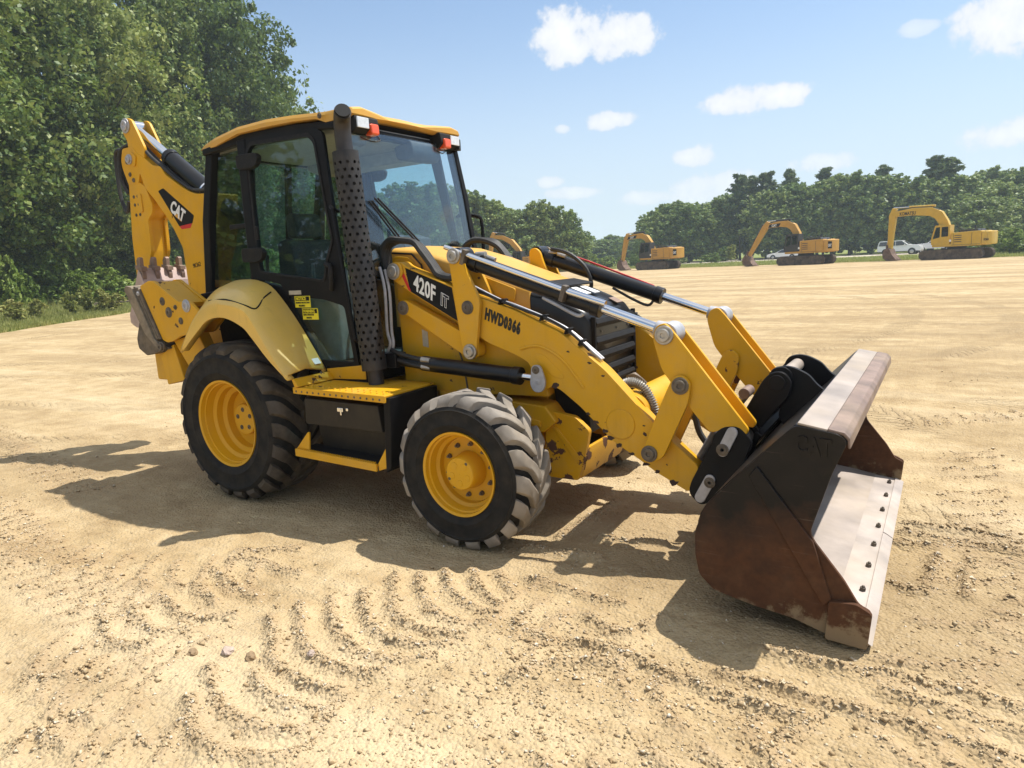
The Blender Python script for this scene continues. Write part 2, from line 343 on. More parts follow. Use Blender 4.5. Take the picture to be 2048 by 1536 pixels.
# ------------------------------------------------------------------ the yard
def vnoise(x, y, s, seed=0):
    g = np.random.default_rng(seed).random((256, 256)); X = x/s; Y = y/s
    xi = np.floor(X).astype(int); yi = np.floor(Y).astype(int); fx = X-xi; fy = Y-yi
    fx = fx*fx*(3-2*fx); fy = fy*fy*(3-2*fy)
    a = g[xi % 256, yi % 256]; b = g[(xi+1) % 256, yi % 256]; c = g[xi % 256, (yi+1) % 256]; d = g[(xi+1) % 256, (yi+1) % 256]
    return (a*(1-fx)+b*fx)*(1-fy)+(c*(1-fx)+d*fx)*fy-.5
RIDGES=[[(2.05,-2.83),(2.27,-2.96),(2.44,-2.98),(2.58,-2.94),(2.7,-2.88),(2.73,-2.74)],
[(1.92,-2.65),(2.17,-2.79),(2.36,-2.82),(2.52,-2.81),(2.66,-2.73),(2.68,-2.62)],
[(2.12,-2.57),(2.28,-2.65),(2.45,-2.66),(2.61,-2.62),(2.65,-2.51)],
[(2.08,-2.46),(2.27,-2.51),(2.47,-2.53),(2.61,-2.5)],
[(1.8,-2.22),(2.02,-2.37),(2.09,-2.46)],
[(1.82,-2.04),(2.09,-2.27),(2.24,-2.36),(2.41,-2.38),(2.61,-2.35),(2.68,-2.3)],
[(1.92,-1.93),(2.14,-2.11),(2.36,-2.22),(2.52,-2.24),(2.68,-2.2),(2.77,-2.11)],
[(2.05,-1.8),(2.23,-1.98),(2.41,-2.08),(2.58,-2.09),(2.74,-2.03),(2.82,-1.94)],
[(2.06,-1.57),(2.27,-1.82),(2.46,-1.95),(2.63,-1.96),(2.79,-1.9)],
[(2.19,-1.5),(2.34,-1.66),(2.53,-1.8),(2.7,-1.83),(2.84,-1.76)],
[(2.28,-1.39),(2.46,-1.57),(2.67,-1.68),(2.82,-1.66)],
[(2.43,-1.32),(2.6,-1.5),(2.79,-1.59)],
[(2.59,-1.28),(2.75,-1.43)],
[(1.02,-2.5),(1.23,-2.56),(1.41,-2.58),(1.53,-2.49)],
[(1.08,-2.35),(1.28,-2.4),(1.45,-2.4),(1.61,-2.29)],
[(1.05,-2.16),(1.39,-2.25)],
[(0.99,-1.99),(1.12,-2.02),(1.36,-2.08),(1.5,-2.1)],
[(0.98,-1.86),(1.15,-1.78),(1.36,-1.8),(1.52,-1.79)],
[(0.89,-1.74),(1.23,-1.54)],
[(1.05,-2.66),(1.25,-2.74),(1.42,-2.72),(1.48,-2.65)],
[(1.78,-3.27),(1.7,-3.16),(1.83,-3.11)],
[(1.24,-3.09),(1.39,-2.97),(1.39,-2.86)],
[(2.27,-3.1),(2.17,-2.98),(2.19,-2.88)],
[(1.75,-3.36),(1.67,-3.27),(1.88,-3.24)],
[(2.11,-3.2),(2.08,-3.1),(2.17,-3.08)],
[(3.16,-1.77),(3.34,-1.71),(3.49,-1.7),(3.66,-1.74),(3.82,-1.77),(3.98,-1.79),(4.12,-1.8),(4.26,-1.79)],
[(4.03,-1.4),(4.33,-1.39),(4.6,-1.35),(4.96,-1.37)],
[(3.91,-1.65),(4.28,-1.65),(4.61,-1.67),(4.94,-1.71)],
[(4.52,-1.48),(4.95,-1.53)],
[(4.24,-1.97),(4.29,-1.82),(4.33,-1.75)],
[(4.18,-2.06),(4.24,-1.88)],
[(4.48,0.4),(4.79,0.41),(5.09,0.35)],
[(4.49,0.27),(4.79,0.21),(5.08,0.19)],
[(4.48,0.07),(4.67,0.07)],
[(4.67,-0.04),(4.65,-0.32),(4.63,-0.42)],
[(4.83,0.01),(4.8,-0.34),(4.81,-0.48)],
[(4.48,-0.49),(4.61,-0.52),(4.68,-0.46)],
[(2.54,-0.92),(3.01,-0.86)],
[(2.9,-0.59),(3.28,-0.49)],
[(2.76,-1.26),(3.14,-1.3),(3.35,-1.31)],
[(3.23,-1.48),(3.45,-1.55),(3.56,-1.35)],
[(2.65,-0.66),(2.72,0.07)],
[(2.94,-1.71),(3.16,-1.77)],
[(3.17,-2.09),(3.31,-1.9),(3.52,-1.79)]]
def seg_dist(px, py, a, b):
    ax, ay = a; bx, by = b; vx, vy = bx-ax, by-ay; L2 = vx*vx+vy*vy+1e-9
    t_ = np.clip(((px-ax)*vx+(py-ay)*vy)/L2, 0, 1); return np.hypot(px-(ax+t_*vx), py-(ay+t_*vy))
def smooth_line(l): return [tuple(p) for p in catmull([Vector((x, y)) for x, y in l], 5)] if len(l) > 2 else l
SR = [smooth_line(l) for l in RIDGES]
# lug prints of earlier passes, further out
def lugs(x0, y0, x1, y1, n, wdt, skew):
    d = Vector((x1-x0, y1-y0)); u = d.normalized(); s = Vector((-u.y, u.x)); o = []
    for i in range(n):
        c = Vector((x0, y0))+d*(i/n); o.append([tuple(c-s*wdt-u*skew), tuple(c-u*skew*.2), tuple(c+s*wdt*.8+u*skew*.1)])
    return o
def jlugs(P, step, wdt):
    P = catmull([Vector(p) for p in P], 24); o = []; acc = 0
    for a, b in zip(P[:-1], P[1:]):
        acc += (b-a).length
        if acc < step: continue
        acc = 0; u = (b-a).normalized(); s = Vector((-u.y, u.x)); j = random.uniform(-.03, .03); q = random.uniform(.8, 1.1)
        if random.random() < .12: continue
        o.append([tuple(a+s*wdt*q+u*j), tuple(a+s*wdt*.3+u*(.05+j)), tuple(a-s*wdt*.25+u*(.13+j)), tuple(a-s*wdt*.7*q+u*(.26+j))])
    return o
SR2 = jlugs([(.2, -3.2), (1.2, -3.0), (2.0, -3.15)], .15, .2)+jlugs([(-2.0, -2.0), (-.2, -2.35), (1.3, -2.0)], .16, .22)+jlugs([(2.75, -3.1), (3.5, -2.75), (4.3, -2.1)], .16, .22)+jlugs([(2.6, -1.35), (3.2, -1.75), (4.2, -2.0)], .16, .2)+jlugs([(4.65, -1.6), (4.9, 0), (4.9, 2.2)], .17, .22)+jlugs([(5.3, -1.5), (5.9, .6), (6.2, 3.5)], .18, .22)+jlugs([(4.3, -1.75), (5.0, -1.75), (5.8, -1.4)], .16, .2)+jlugs([(.4, -2.55), (1.1, -2.5), (1.8, -2.75)], .15, .2)+lugs(-3.2, -1.9, 1.2, -2.6, 26, .22, .12)+lugs(5.0, -1.0, 6.2, 3.5, 26, .22, .12)+lugs(-6, -.6, -1.2, -1.5, 24, .22, .1)+lugs(4.4, 3.2, 7.5, 5.5, 20, .2, .1)
def ground_h(x, y):
    d = np.hypot(x-3.2, y+1.2); fade = np.clip(1.25-d/26, 0, 1)
    h = (vnoise(x, y, 1.3, 1)*.022+vnoise(x, y, .42, 2)*.014+vnoise(x*.55+y*.8, y*.55-x*.8, .16, 3)*.010+vnoise(x, y, .055, 4)*.010+vnoise(x, y, .028, 14)*.005)*fade
    h += vnoise(x*.35+y*.94, (y*.35-x*.94)*.16, .11, 9)*.010*fade
    loose = np.zeros_like(h); rid = np.zeros_like(h); tr_ = np.zeros_like(h)
    for lines, amp, wd in ((SR, .031, .028), (SR2, .017, .032)):
        for l in lines:
            xs_ = [p[0] for p in l]; ys_ = [p[1] for p in l]
            msk = np.nonzero((x > min(xs_)-.2) & (x < max(xs_)+.2) & (y > min(ys_)-.2) & (y < max(ys_)+.2))[0]
            if len(msk) == 0: continue
            px, py = x[msk], y[msk]; dd = np.full(len(msk), 9.)
            for a, b in zip(l[:-1], l[1:]): dd = np.minimum(dd, seg_dist(px, py, a, b))
            dd = dd+vnoise(px, py, .06, 5)*.026+vnoise(px, py, .022, 15)*.012
            pr = np.exp(-(dd/wd)**2); k = .75+.7*(vnoise(px, py, .11, 6)+.25)
            rid[msk] = np.maximum(rid[msk], pr*amp*k); loose[msk] = np.maximum(loose[msk], pr); tr_[msk] = np.maximum(tr_[msk], np.exp(-((dd-.08)/.045)**2)*amp*.28)
    h = h*(1-.5*loose)+rid-tr_
    # tyres and bucket stand on flat ground
    for cx, cy, rx, ry in ((0, -.87, .35, .4), (2.2, -.94, .3, .3), (0, .87, .35, .4), (2.2, .94, .3, .3)):
        q = np.clip(1.3-np.hypot((x-cx)/rx, (y-cy)/ry), 0, 1); h *= 1-q
    return h, loose
def spaced(a, b, fine, far, g=1.12):
    mid = list(np.arange(a, b, fine)); lo = []; hi_ = []; s = fine; p = a
    while p > -far: s *= g; p -= s; lo.append(p)
    s = fine; p = mid[-1]
    while p < far: s *= g; p += s; hi_.append(p)
    return np.array(lo[::-1]+mid+hi_)
gx = spaced(-.6, 6.4, .0165, 820, 1.055); gy = spaced(-3.5, .1, .0165, 820, 1.055)
X, Yg = np.meshgrid(gx, gy, indexing='ij'); xf, yf = X.ravel(), Yg.ravel()
hz_, lz_ = ground_h(xf, yf)
nx, ny = len(gx), len(gy); idx = np.arange(nx*ny).reshape(nx, ny)
GF = np.stack([idx[:-1, :-1], idx[1:, :-1], idx[1:, 1:], idx[:-1, 1:]], -1).reshape(-1, 4)
m, t = new_mat('packed_clay_gravel'); v = vec(t)
at = t.nodes.new('ShaderNodeAttribute'); at.attribute_name = 'loose'
st = t.nodes.new('ShaderNodeMapping'); st.inputs['Scale'].default_value = (.3, 1.6, 1); st.inputs['Rotation'].default_value = (0, 0, R(-28)); t.links.new(v, st.inputs[0])
big = noise(t, v, .55, 6, .6); mid = noise(t, v, 3.2, 7, .65); fin = noise(t, v, 48, 5, .65); strk = noise(t, st.outputs[0], .9, 7, .62)
gr = t.nodes.new('ShaderNodeTexVoronoi'); gr.inputs['Scale'].default_value = 62; t.links.new(v, gr.inputs[0])
gr2 = t.nodes.new('ShaderNodeTexVoronoi'); gr2.inputs['Scale'].default_value = 24; t.links.new(v, gr2.inputs[0])
base = ramp(t, mth(t, 'ADD', mth(t, 'MULTIPLY', mid, .55), mth(t, 'MULTIPLY', big, .45)), [(.34, (.29, .20, .10)), (.5, (.435, .32, .172)), (.64, (.555, .425, .245))])
base = mixc(t, mth(t, 'MULTIPLY', mrange(t, strk, .52, .75), .45), base, (.30, .215, .125))
base = mixc(t, mth(t, 'MULTIPLY', mrange(t, strk, .46, .25), .5), base, (.58, .465, .285))
st2 = t.nodes.new('ShaderNodeMapping'); st2.inputs['Scale'].default_value = (.05, .42, 1); st2.inputs['Rotation'].default_value = (0, 0, R(-20)); t.links.new(v, st2.inputs[0])
far_ = noise(t, st2.outputs[0], 1.0, 8, .68)
base = mixc(t, mth(t, 'MULTIPLY', mrange(t, far_, .50, .60), .6), base, (.30, .215, .115))
base = mixc(t, mth(t, 'MULTIPLY', mrange(t, far_, .48, .36), .55), base, (.62, .51, .33))
base = mixc(t, mth(t, 'MULTIPLY', at.outputs['Fac'], .40), base, (.36, .245, .14))
gcol = mixc(t, mrange(t, mth(t, 'MULTIPLY', gr.outputs['Color'], 1.0), .2, .9), (.28, .21, .13), (.66, .55, .40))
base = mixc(t, mth(t, 'MULTIPLY', mrange(t, fin, .5, .72), .45), base, gcol)
bh = mth(t, 'ADD', mth(t, 'MULTIPLY', fin, .5), mth(t, 'ADD', mth(t, 'MULTIPLY', mth(t, 'SUBTRACT', 1., gr.outputs['Distance']), .55), mth(t, 'MULTIPLY', mth(t, 'SUBTRACT', 1., gr2.outputs['Distance']), .5)))
bh = mth(t, 'ADD', bh, mth(t, 'MULTIPLY', strk, 1.4))
# wheel tracks of other machines sweeping across the yard
sx = t.nodes.new('ShaderNodeSeparateXYZ'); t.links.new(v, sx.inputs[0]); wobx = mth(t, 'MULTIPLY', mth(t, 'SUBTRACT', mid, .5), .25)
for (cx, cy, rad) in ((-10, 14, 14.0), (-10, 14, 15.9), (30, 30, 37), (30, 30, 38.9), (2, -30, 34.5), (2, -30, 36.4), (12, 60, 48), (12, 60, 49.9)):
    ex, ey = mth(t, 'SUBTRACT', sx.outputs[0], cx), mth(t, 'SUBTRACT', sx.outputs[1], cy)
    rr = mth(t, 'SQRT', mth(t, 'ADD', mth(t, 'MULTIPLY', ex, ex), mth(t, 'MULTIPLY', ey, ey))); dd_ = mth(t, 'ABSOLUTE', mth(t, 'ADD', mth(t, 'SUBTRACT', rr, rad), wobx))
    bd_ = mrange(t, dd_, .30, .20); an = mth(t, 'ADD', mth(t, 'MULTIPLY', mth(t, 'ARCTAN2', ey, ex), rad/.17*1.0), mth(t, 'MULTIPLY', dd_, 9.0))
    lug_ = mth(t, 'MULTIPLY', mrange(t, mth(t, 'SINE', mth(t, 'MULTIPLY', an, 6.28318/1.0*.17/.17)), .2, .8), bd_); keepm = mrange(t, big, .42, .55)
    base = mixc(t, mth(t, 'MULTIPLY', mth(t, 'MULTIPLY', mth(t, 'ADD', mth(t, 'MULTIPLY', bd_, .35), mth(t, 'MULTIPLY', lug_, .55)), keepm), .6), base, (.30, .215, .12))
    bh = mth(t, 'ADD', bh, mth(t, 'MULTIPLY', mth(t, 'MULTIPLY', lug_, keepm), 1.2))
MT['ground'] = finish(m, t, base, .95, 0, bump=bh, bstr=.8, bdist=.020, spec=.15)
ground = npmesh('ground', np.stack([xf, yf, hz_], 1), GF, 'ground', smooth=True)
ground.data.attributes.new('loose', 'FLOAT', 'POINT').data.foreach_set('value', lz_.astype(np.float32)); tag(ground, kind='structure')

# loose gravel
def stones(name, P, S, mat, parent=None, squash=.72):
    base = np.array([(1, 0, 0), (-1, 0, 0), (0, 1, 0), (0, -1, 0), (0, 0, 1), (0, 0, -1)], float)
    n = len(P); j = base[None]+rng.normal(0, .28, (n, 6, 3)); a = rng.random(n)*6.283
    ca, sa = np.cos(a), np.sin(a); x = j[..., 0]*ca[:, None]-j[..., 1]*sa[:, None]; y = j[..., 0]*sa[:, None]+j[..., 1]*ca[:, None]
    sx = S*(.8+.7*rng.random(n)); V = np.stack([P[:, 0, None]+x*sx[:, None], P[:, 1, None]+y*S[:, None], P[:, 2, None]+j[..., 2]*squash*S[:, None]], -1).reshape(-1, 3)
    f = np.array([(0, 2, 4), (2, 1, 4), (1, 3, 4), (3, 0, 4), (2, 0, 5), (1, 2, 5), (3, 1, 5), (0, 3, 5)])
    F = (f[None]+6*np.arange(n)[:, None, None]).reshape(-1, 3)
    return npmesh(name, V, F, mat, parent)
m, t = new_mat('tan_pebbles'); v = vec(t)
wn = t.nodes.new('ShaderNodeTexVoronoi'); wn.inputs['Scale'].default_value = 55; t.links.new(v, wn.inputs[0])
sp = t.nodes.new('ShaderNodeSeparateColor'); t.links.new(wn.outputs['Color'], sp.inputs[0])
cc = ramp(t, sp.outputs[0], [(0, (.32, .22, .115)), (.4, (.44, .325, .185)), (.85, (.51, .405, .25)), (.98, (.64, .56, .44))])
MT['pebble'] = finish(m, t, cc, .9, spec=.2)
pts = []
for l in SR:
    for a, b in zip(l[:-1], l[1:]):
        ln = math.hypot(b[0]-a[0], b[1]-a[1]); k = int(ln*330)
        q = rng.random(k)[:, None]; pts.append(np.array(a)*(1-q)+np.array(b)*q+rng.normal(0, .022, (k, 2)))
NRID = sum(len(q) for q in pts)
for l in SR2:
    for a, b in zip(l[:-1], l[1:]):
        ln = math.hypot(b[0]-a[0], b[1]-a[1]); k = int(ln*190)
        q = rng.random(k)[:, None]; pts.append(np.array(a)*(1-q)+np.array(b)*q+rng.normal(0, .032, (k, 2)))
for l in (RIDGES[25], RIDGES[-2], RIDGES[-1]):      # windrow of coarse gravel thrown up beside the lug prints
    for a, b in zip(l[:-1], l[1:]):
        k = int(math.hypot(b[0]-a[0], b[1]-a[1])*620); q = rng.random(k)[:, None]; pts.append(np.array(a)*(1-q)+np.array(b)*q+rng.normal(0, .11, (k, 2)))
k = 11000; d = 1.7*np.exp(rng.random(k)*math.log(11/1.7)); a = np.radians(72+rng.random(k)*100)
q = np.stack([CAM.x+d*np.cos(a), CAM.y+d*np.sin(a)], 1)
keep = vnoise(q[:, 0], q[:, 1], .5, 21)+vnoise(q[:, 0], q[:, 1], .17, 22)*.7 > rng.random(k)*.9-.55
pts.append(q[keep])
k = 2600; q = np.stack([rng.normal(3.45, .7, k), rng.normal(-2.25, .33, k)], 1); pts.append(q)   # gravel patch in the foreground
pts = np.concatenate(pts); hh, _ = ground_h(pts[:, 0].copy(), pts[:, 1].copy())
S = np.clip(np.exp(rng.normal(math.log(.0052), .45, len(pts))), .003, .018); S[:NRID] *= .9; S[NRID:] *= .85
tag(stones('loose_gravel', np.stack([pts[:, 0], pts[:, 1], hh+S*.25], 1), S, 'pebble'), 'loose tan gravel and pebbles scattered over the dirt yard', 'gravel', kind='stuff')
MT['pale_rock'] = plain('pale_rock', (.42, .33, .27), .9, 0, .25, 30, .3, .1)
MT['brown_rock'] = plain('brown_rock', (.26, .18, .10), .9, 0, .25, 30, .3, .1)
def rock(x, y, s, lab, mat, flat=.6):
    bm = bmesh.new(); bmesh.ops.create_icosphere(bm, subdivisions=2, radius=1)
    for v_ in bm.verts:
        n_ = v_.co.copy(); f = 1+.28*math.sin(n_.x*3.1+s*90)+.2*math.sin(n_.y*4.3+n_.z*2+s*50)+random.uniform(-.06, .06)
        v_.co = Vector((n_.x*1.3, n_.y, n_.z*flat))*s*f
    me = bpy.data.meshes.new('rock'); bm.to_mesh(me); bm.free(); me.materials.append(MT[mat])
    o = bpy.data.objects.new('rock', me); col.objects.link(o)
    h_, _ = ground_h(np.array([x]), np.array([y])); o.location = (x, y, float(h_[0])+s*flat*.45); o.rotation_euler = (0, 0, s*200); tag(o, lab, 'rock', 'stray rocks on the yard')
rock(1.88, -2.53, .028, 'pale pinkish rock lying left of the tyre lug prints', 'pale_rock')
rock(2.0, -2.5, .024, 'brown clod just right of the pale pinkish rock', 'brown_rock', .75)
rock(2.28, -2.38, .018, 'small tan stone between two curved tyre lug prints', 'pale_rock')
rock(1.74, -2.62, .022, 'dark brown clod at the left end of the lug prints', 'brown_rock')

# grass verges, road
m, t = new_mat('verge_grass'); v = vec(t)
cc = ramp(t, noise(t, v, .35, 6, .6), [(.3, (.10, .135, .03)), (.5, (.19, .22, .055)), (.7, (.30, .28, .10))])
MT['verge'] = finish(m, t, cc, .95, bump=noise(t, v, 6, 5), bstr=.6, bdist=.1, spec=.1)
m, t = new_mat('pale_road'); v = vec(t)
MT['road'] = finish(m, t, mixc(t, noise(t, v, .4, 5), (.42, .36, .27), (.56, .50, .41)), .95, spec=.1)
def sheet(name, near, far, z, mat, n=60, wob=0.):
    def ip(tab, a):
        tab = sorted(tab); return float(np.interp(a, [q[0] for q in tab], [q[1] for q in tab]))
    a0 = min(q[0] for q in near); a1 = max(q[0] for q in near); V = []; 
    for i in range(n+1):
        a = a0+(a1-a0)*i/n; k = 1+wob*math.sin(i*1.7)+wob*.7*math.sin(i*4.1)
        V.append(pol(a, ip(near, a)*k, z)); V.append(pol(a, ip(far, a), z))
    F = [(2*i, 2*i+2, 2*i+3, 2*i+1) for i in range(n)]
    return tag(npmesh(name, V, F, mat), kind='structure')
sheet('grass_verge', [(196, 22), (175, 26), (165, 31), (158.8, 34.5), (156, 38), (152, 44), (149, 52), (146, 64), (140, 80), (130, 92), (122, 100)], [(196, 780), (120, 780)], .008, 'verge', 90, .012)
sheet('grass_verge', [(122, 100), (117, 104), (113, 100), (109.8, 89), (107, 84), (99.2, 78), (96, 75.5), (89.6, 74), (85.8, 71.5), (60, 66), (20, 75)], [(20, 790), (122, 790)], .010, 'verge', 110, .006)
sheet('road', [(112, 122), (107.66, 116), (102, 111), (96.2, 107), (91.4, 104), (85.8, 99), (70, 92)], [(112, 150), (107.66, 142), (102, 134), (97.85, 126), (91.4, 117), (85.8, 109), (70, 100)], .016, 'road', 60)

# ------------------------------------------------------------------ the backhoe loader (x forward, near side is -y)
BL = tag(empty('backhoe_loader', (0, 0, 0)), 'large yellow and black backhoe loader with enclosed cab and rusty front bucket', 'backhoe loader')
NB = (0, -1, 0)
def pin(parent, x, y, z, r=.034, ln=.03, mat='steel', name='pin', s=-1):
    P = [(.0004, ln-.007), (.36*r, ln-.007), (.42*r, ln), (.88*r, ln), (r, ln*.86), (r, .45*ln), (1.34*r, .45*ln), (1.42*r, .36*ln), (1.42*r, 0), (.0004, 0)]
    b = MB(); b.lathe([(q, y+s*w_) for q, w_ in P], (x, z), 20)
    return b.build(name, mat, parent, 0, ang=30)

# ---- wheels
def wheel(name, cx, cz, Ro, yo, wd, rim, nl, skew, lugmat, s, deep, hub_r, hub_y, nuts, nut_r, lw):
    y_ = lambda q: s*(yo-q)
    rm = MB()
    if deep:
        prof = [(rim-.005, .006), (rim+.012, .0), (rim+.012, .03), (rim-.02, .04), (rim-.03, .10), (rim-.055, .115), (rim-.06, .165), (rim-.095, .18), (rim-.10, .235), (rim-.15, .245), (.06, .25), (.06, .27), (rim-.1, .29), (rim-.02, .3), (rim-.02, .08), (rim-.01, .03)]
    else:
        prof = [(rim-.005, .006), (rim+.010, .0), (rim+.010, .028), (rim-.018, .036), (rim-.026, .085), (rim-.045, .10), (rim-.05, .135), (.05, .14), (.05, .16), (rim-.05, .17), (rim-.01, .2), (rim-.01, .05)]
    rm.lathe([(r, y_(q)) for r, q in prof], (cx, cz), 56)
    root = rm.build(name, 'yellow_rim', BL, 0, ang=40)
    h = MB(); hy = hub_y
    if deep:
        h.lathe([(.0005, y_(hy)), (hub_r*.95, y_(hy)), (hub_r, y_(hy+.01)), (hub_r, y_(.25)), (.0005, y_(.25))], (cx, cz), 32)
        h.build('hub', 'yellow_rim', root, .004)
        for i in range(5):
            a = i*1.2566+.4; pin(root, cx+hub_r*.62*math.cos(a), y_(hy), cz+hub_r*.62*math.sin(a), .013, .008, 'dirty_steel', 'hub_bolt', s)
    else:
        h.lathe([(.0005, y_(hy)), (hub_r*.9, y_(hy)), (hub_r*.97, y_(hy+.012)), (hub_r, y_(hy+.05)), (hub_r*1.1, y_(.135)), (.0005, y_(.14))], (cx, cz), 36)
        h.build('hub', 'yellow_rim', root, .003)
        for i in range(5):
            a = i*1.2566+.9; b = MB(); b.cyl((cx+hub_r*.55*math.cos(a), y_(hy-.003), cz+hub_r*.55*math.sin(a)), (cx+hub_r*.55*math.cos(a), y_(hy+.004), cz+hub_r*.55*math.sin(a)), .02, .024, 16); b.build('hub_boss', 'yellow', root, .002)
        for a in (.9, 3.6): pin(root, cx+hub_r*.8*math.cos(a), y_(hy), cz+hub_r*.8*math.sin(a), .007, .003, 'dirty_steel', 'drain_plug', s)
    for i in range(nuts):
        a = i*6.28318/nuts+.2; b = MB(); px, pz = cx+nut_r*math.cos(a), cz+nut_r*math.sin(a); q0 = .25 if deep else .14
        b.cyl((px, y_(q0), pz), (px, y_(q0-.02), pz), .017, .015, 6); b.cyl((px, y_(q0-.02), pz), (px, y_(q0-.035), pz), .009, None, 10); b.build('wheel_nut', 'dirty_steel', root, .002)
    # tyre carcass
    th = Ro-rim
    half = [(rim+.002, .022), (rim+.02, .004), (rim+th*.20, -.010), (rim+th*.24, -.018), (rim+th*.28, -.013), (rim+th*.5, -.016), (rim+th*.60, -.013), (rim+th*.63, -.020), (rim+th*.67, -.010), (rim+th*.72, -.005), (Ro-.075, .012), (Ro-.048, .045), (Ro-.036, wd*.25), (Ro-.032, wd*.5)]
    full = half+[(r, wd-q) for r, q in half[-2::-1]]
    b = MB(); b.lathe([(r, y_(q)) for r, q in full]+[(rim-.02, y_(wd-.05)), (rim-.02, y_(.05))], (cx, cz), 72); 
    b.build('tyre', 'rubber', root, 0, ang=50)
    g = MB()
    for side in (0, 1):
        for i in range(nl):
            th0 = (i+.5*side)*6.28318/nl; rs = []; K = 8
            for k in range(K+1):
                f = k/K; tq = -.004+f*(.53*wd) ; 
                ang = th0-skew*(f**1.35)
                rt_ = Ro-.052*max(0, 1-f*4.5)**1.6; rb_ = rt_-(.05 if f > .1 else .06)
                hw = lw*(.56 if f < .12 else .50+.06*math.sin(f*9))
                if k == K: hw *= .75
                q = tq if side == 0 else wd-tq
                sec = []
                for (da, rr) in ((-hw*1.12, rb_), (-hw*.9, rt_-.004), (-hw*.7, rt_), (hw*.7, rt_), (hw*.9, rt_-.004), (hw*1.12, rb_)):
                    aa = ang+da/Ro; sec.append((cx+rr*math.cos(aa), y_(q), cz+rr*math.sin(aa)))
                rs.append(sec)
            g.rings(rs)
    g.build('tread_lugs', lugmat, root, 0, ang=30)
    return root
for s in (-1, 1):
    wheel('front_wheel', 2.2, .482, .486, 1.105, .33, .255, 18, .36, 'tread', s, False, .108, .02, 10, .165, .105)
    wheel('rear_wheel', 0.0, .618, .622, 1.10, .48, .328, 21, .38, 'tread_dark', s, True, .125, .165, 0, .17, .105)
# ---- chassis, axles
b = MB(); b.box((.75, 0, .74), (3.3, .62, .34)); b.box((1.9, 0, 1.02), (1.1, .84, .36)); b.box((-.75, 0, .95), (.7, .9, .7)); b.build('chassis_frame', 'yellow', BL, .015)
b = MB(); b.cyl((0, -.75, .618), (0, .75, .618), .11, None, 18); b.lathe([(.001, -.2), (.2, -.17), (.24, 0), (.2, .17), (.001, .2)], (0, .618), 24); b.build('rear_axle', 'yellow', BL, .01)
b = MB(); b.cyl((2.2, -.9, .482), (2.2, .9, .482), .075, None, 16); b.box((2.2, 0, .5), (.24, .5, .22)); b.build('front_axle', 'yellow', BL, .01)
for s in (-1, 1):
    b = MB(); b.prism([(1.28, 1.62), (1.40, 1.66), (1.62, 1.60), (1.98, 1.42), (2.42, 1.14), (2.5, .86), (1.72, .84), (1.30, .86)], s*.44, s*.475); tw = b.build('loader_tower', 'yellow', BL, .006)
    b = MB(); b.prism([(1.49, 1.29), (1.54, 1.27), (1.54, 1.16), (1.49, 1.17)], s*.476, s*.479); b.build('reflective_tape', 'sand', tw)
    b = MB(); b.tube([(1.78, s*.48, 1.22), (1.84, s*.48, 1.05), (1.86, s*.48, .88)], .006, 6); b.build('panel_seam', 'dirty_steel', tw)
    b = MB(); b.prism([(1.62, .86), (2.48, .80), (2.56, .70), (2.46, .62), (1.62, .70)], s*.30, s*.50); b.build('axle_rail', 'yellow', BL, .012)
    b = MB(); b.prism([(1.95, .80), (2.45, .70), (2.45, .66), (1.95, .76)], s*.5, s*.515); b.build('rail_strip', 'yellow', BL, .006)
    # bumper / axle guard side
    b = MB(); b.prism(rounded([(2.45, .69), (2.49, .76), (2.67, .735), (2.77, .65), (2.73, .46), (2.68, .31), (2.45, .31)], .02, 3), s*.41, s*.455); bp_ = b.build('axle_guard', 'yellow_worn', BL, .006)
    b = MB(); b.prism([(2.505, .665), (2.545, .655), (2.715, .455), (2.665, .45)], s*.455, s*.466); b.build('gusset', 'yellow', bp_, .004)
b = MB(); b.prism([(2.68, .31), (2.73, .46), (2.725, .52), (2.70, .52), (2.66, .33)], -.41, .41); b.box((2.58, 0, .33), (.2, .8, .03)); b.build('front_bumper', 'yellow_worn', BL, .006)
b = MB(); b.prism([(2.5, .52), (2.72, .60), (2.70, .90), (2.45, .95)], -.33, .33); b.build('radiator_base', 'black', BL, .01)

# ---- hood
def section(x, hw, zt, zb, sh=.05, n=6):
    P = [(x, -hw, zb), (x, -hw, zt-sh)]
    for i in range(1, n): a = i/n*1.5708; P.append((x, -hw+sh*1.3*(1-math.cos(a)), zt-sh+sh*.75*math.sin(a)))
    P.append((x, -hw*.5, zt-.006)); P.append((x, 0, zt))
    return P+[(a, -b_, c) for a, b_, c in P[-2::-1]]
b = MB(); b.rings([section(x, hw, zt, zb) for x, hw, zt, zb in ((1.22, .43, 1.885, 1.30), (1.45, .43, 1.862, 1.30), (1.75, .425, 1.775, 1.28), (2.05, .41, 1.67, 1.22), (2.30, .395, 1.582, 1.15), (2.34, .39, 1.57, 1.14))]); hood = b.build('hood', 'yellow_roof', BL, 0, ang=50)
b = MB(); b.rings([section(x, hw, zt, zb, .06) for x, hw, zt, zb in ((2.335, .384, 1.556, 1.10), (2.45, .378, 1.535, 1.0), (2.60, .37, 1.475, .92), (2.70, .36, 1.425, .9), (2.745, .345, 1.375, .9), (2.755, .33, 1.30, .9))]); cowl = b.build('hood_cowl', 'cyl_black', BL, 0, ang=50)
b = MB(); b.box((2.42, 0, 1.568), (.16, .50, .012), Matrix.Rotation(R(12), 3, 'Y')); b.build('hood_vent', 'plastic', cowl, .004)
for dy in (-.06, .08): b = MB(); b.box((2.55, dy, 1.513), (.12, .085, .006), Matrix.Rotation(R(21), 3, 'Y')); b.build('hood_label', 'white', cowl)
b = MB(); b.box((2.70, .17, 1.432), (.07, .10, .006), Matrix.Rotation(R(27), 3, 'Y')); b.build('hood_warning_label', 'tooth', cowl)
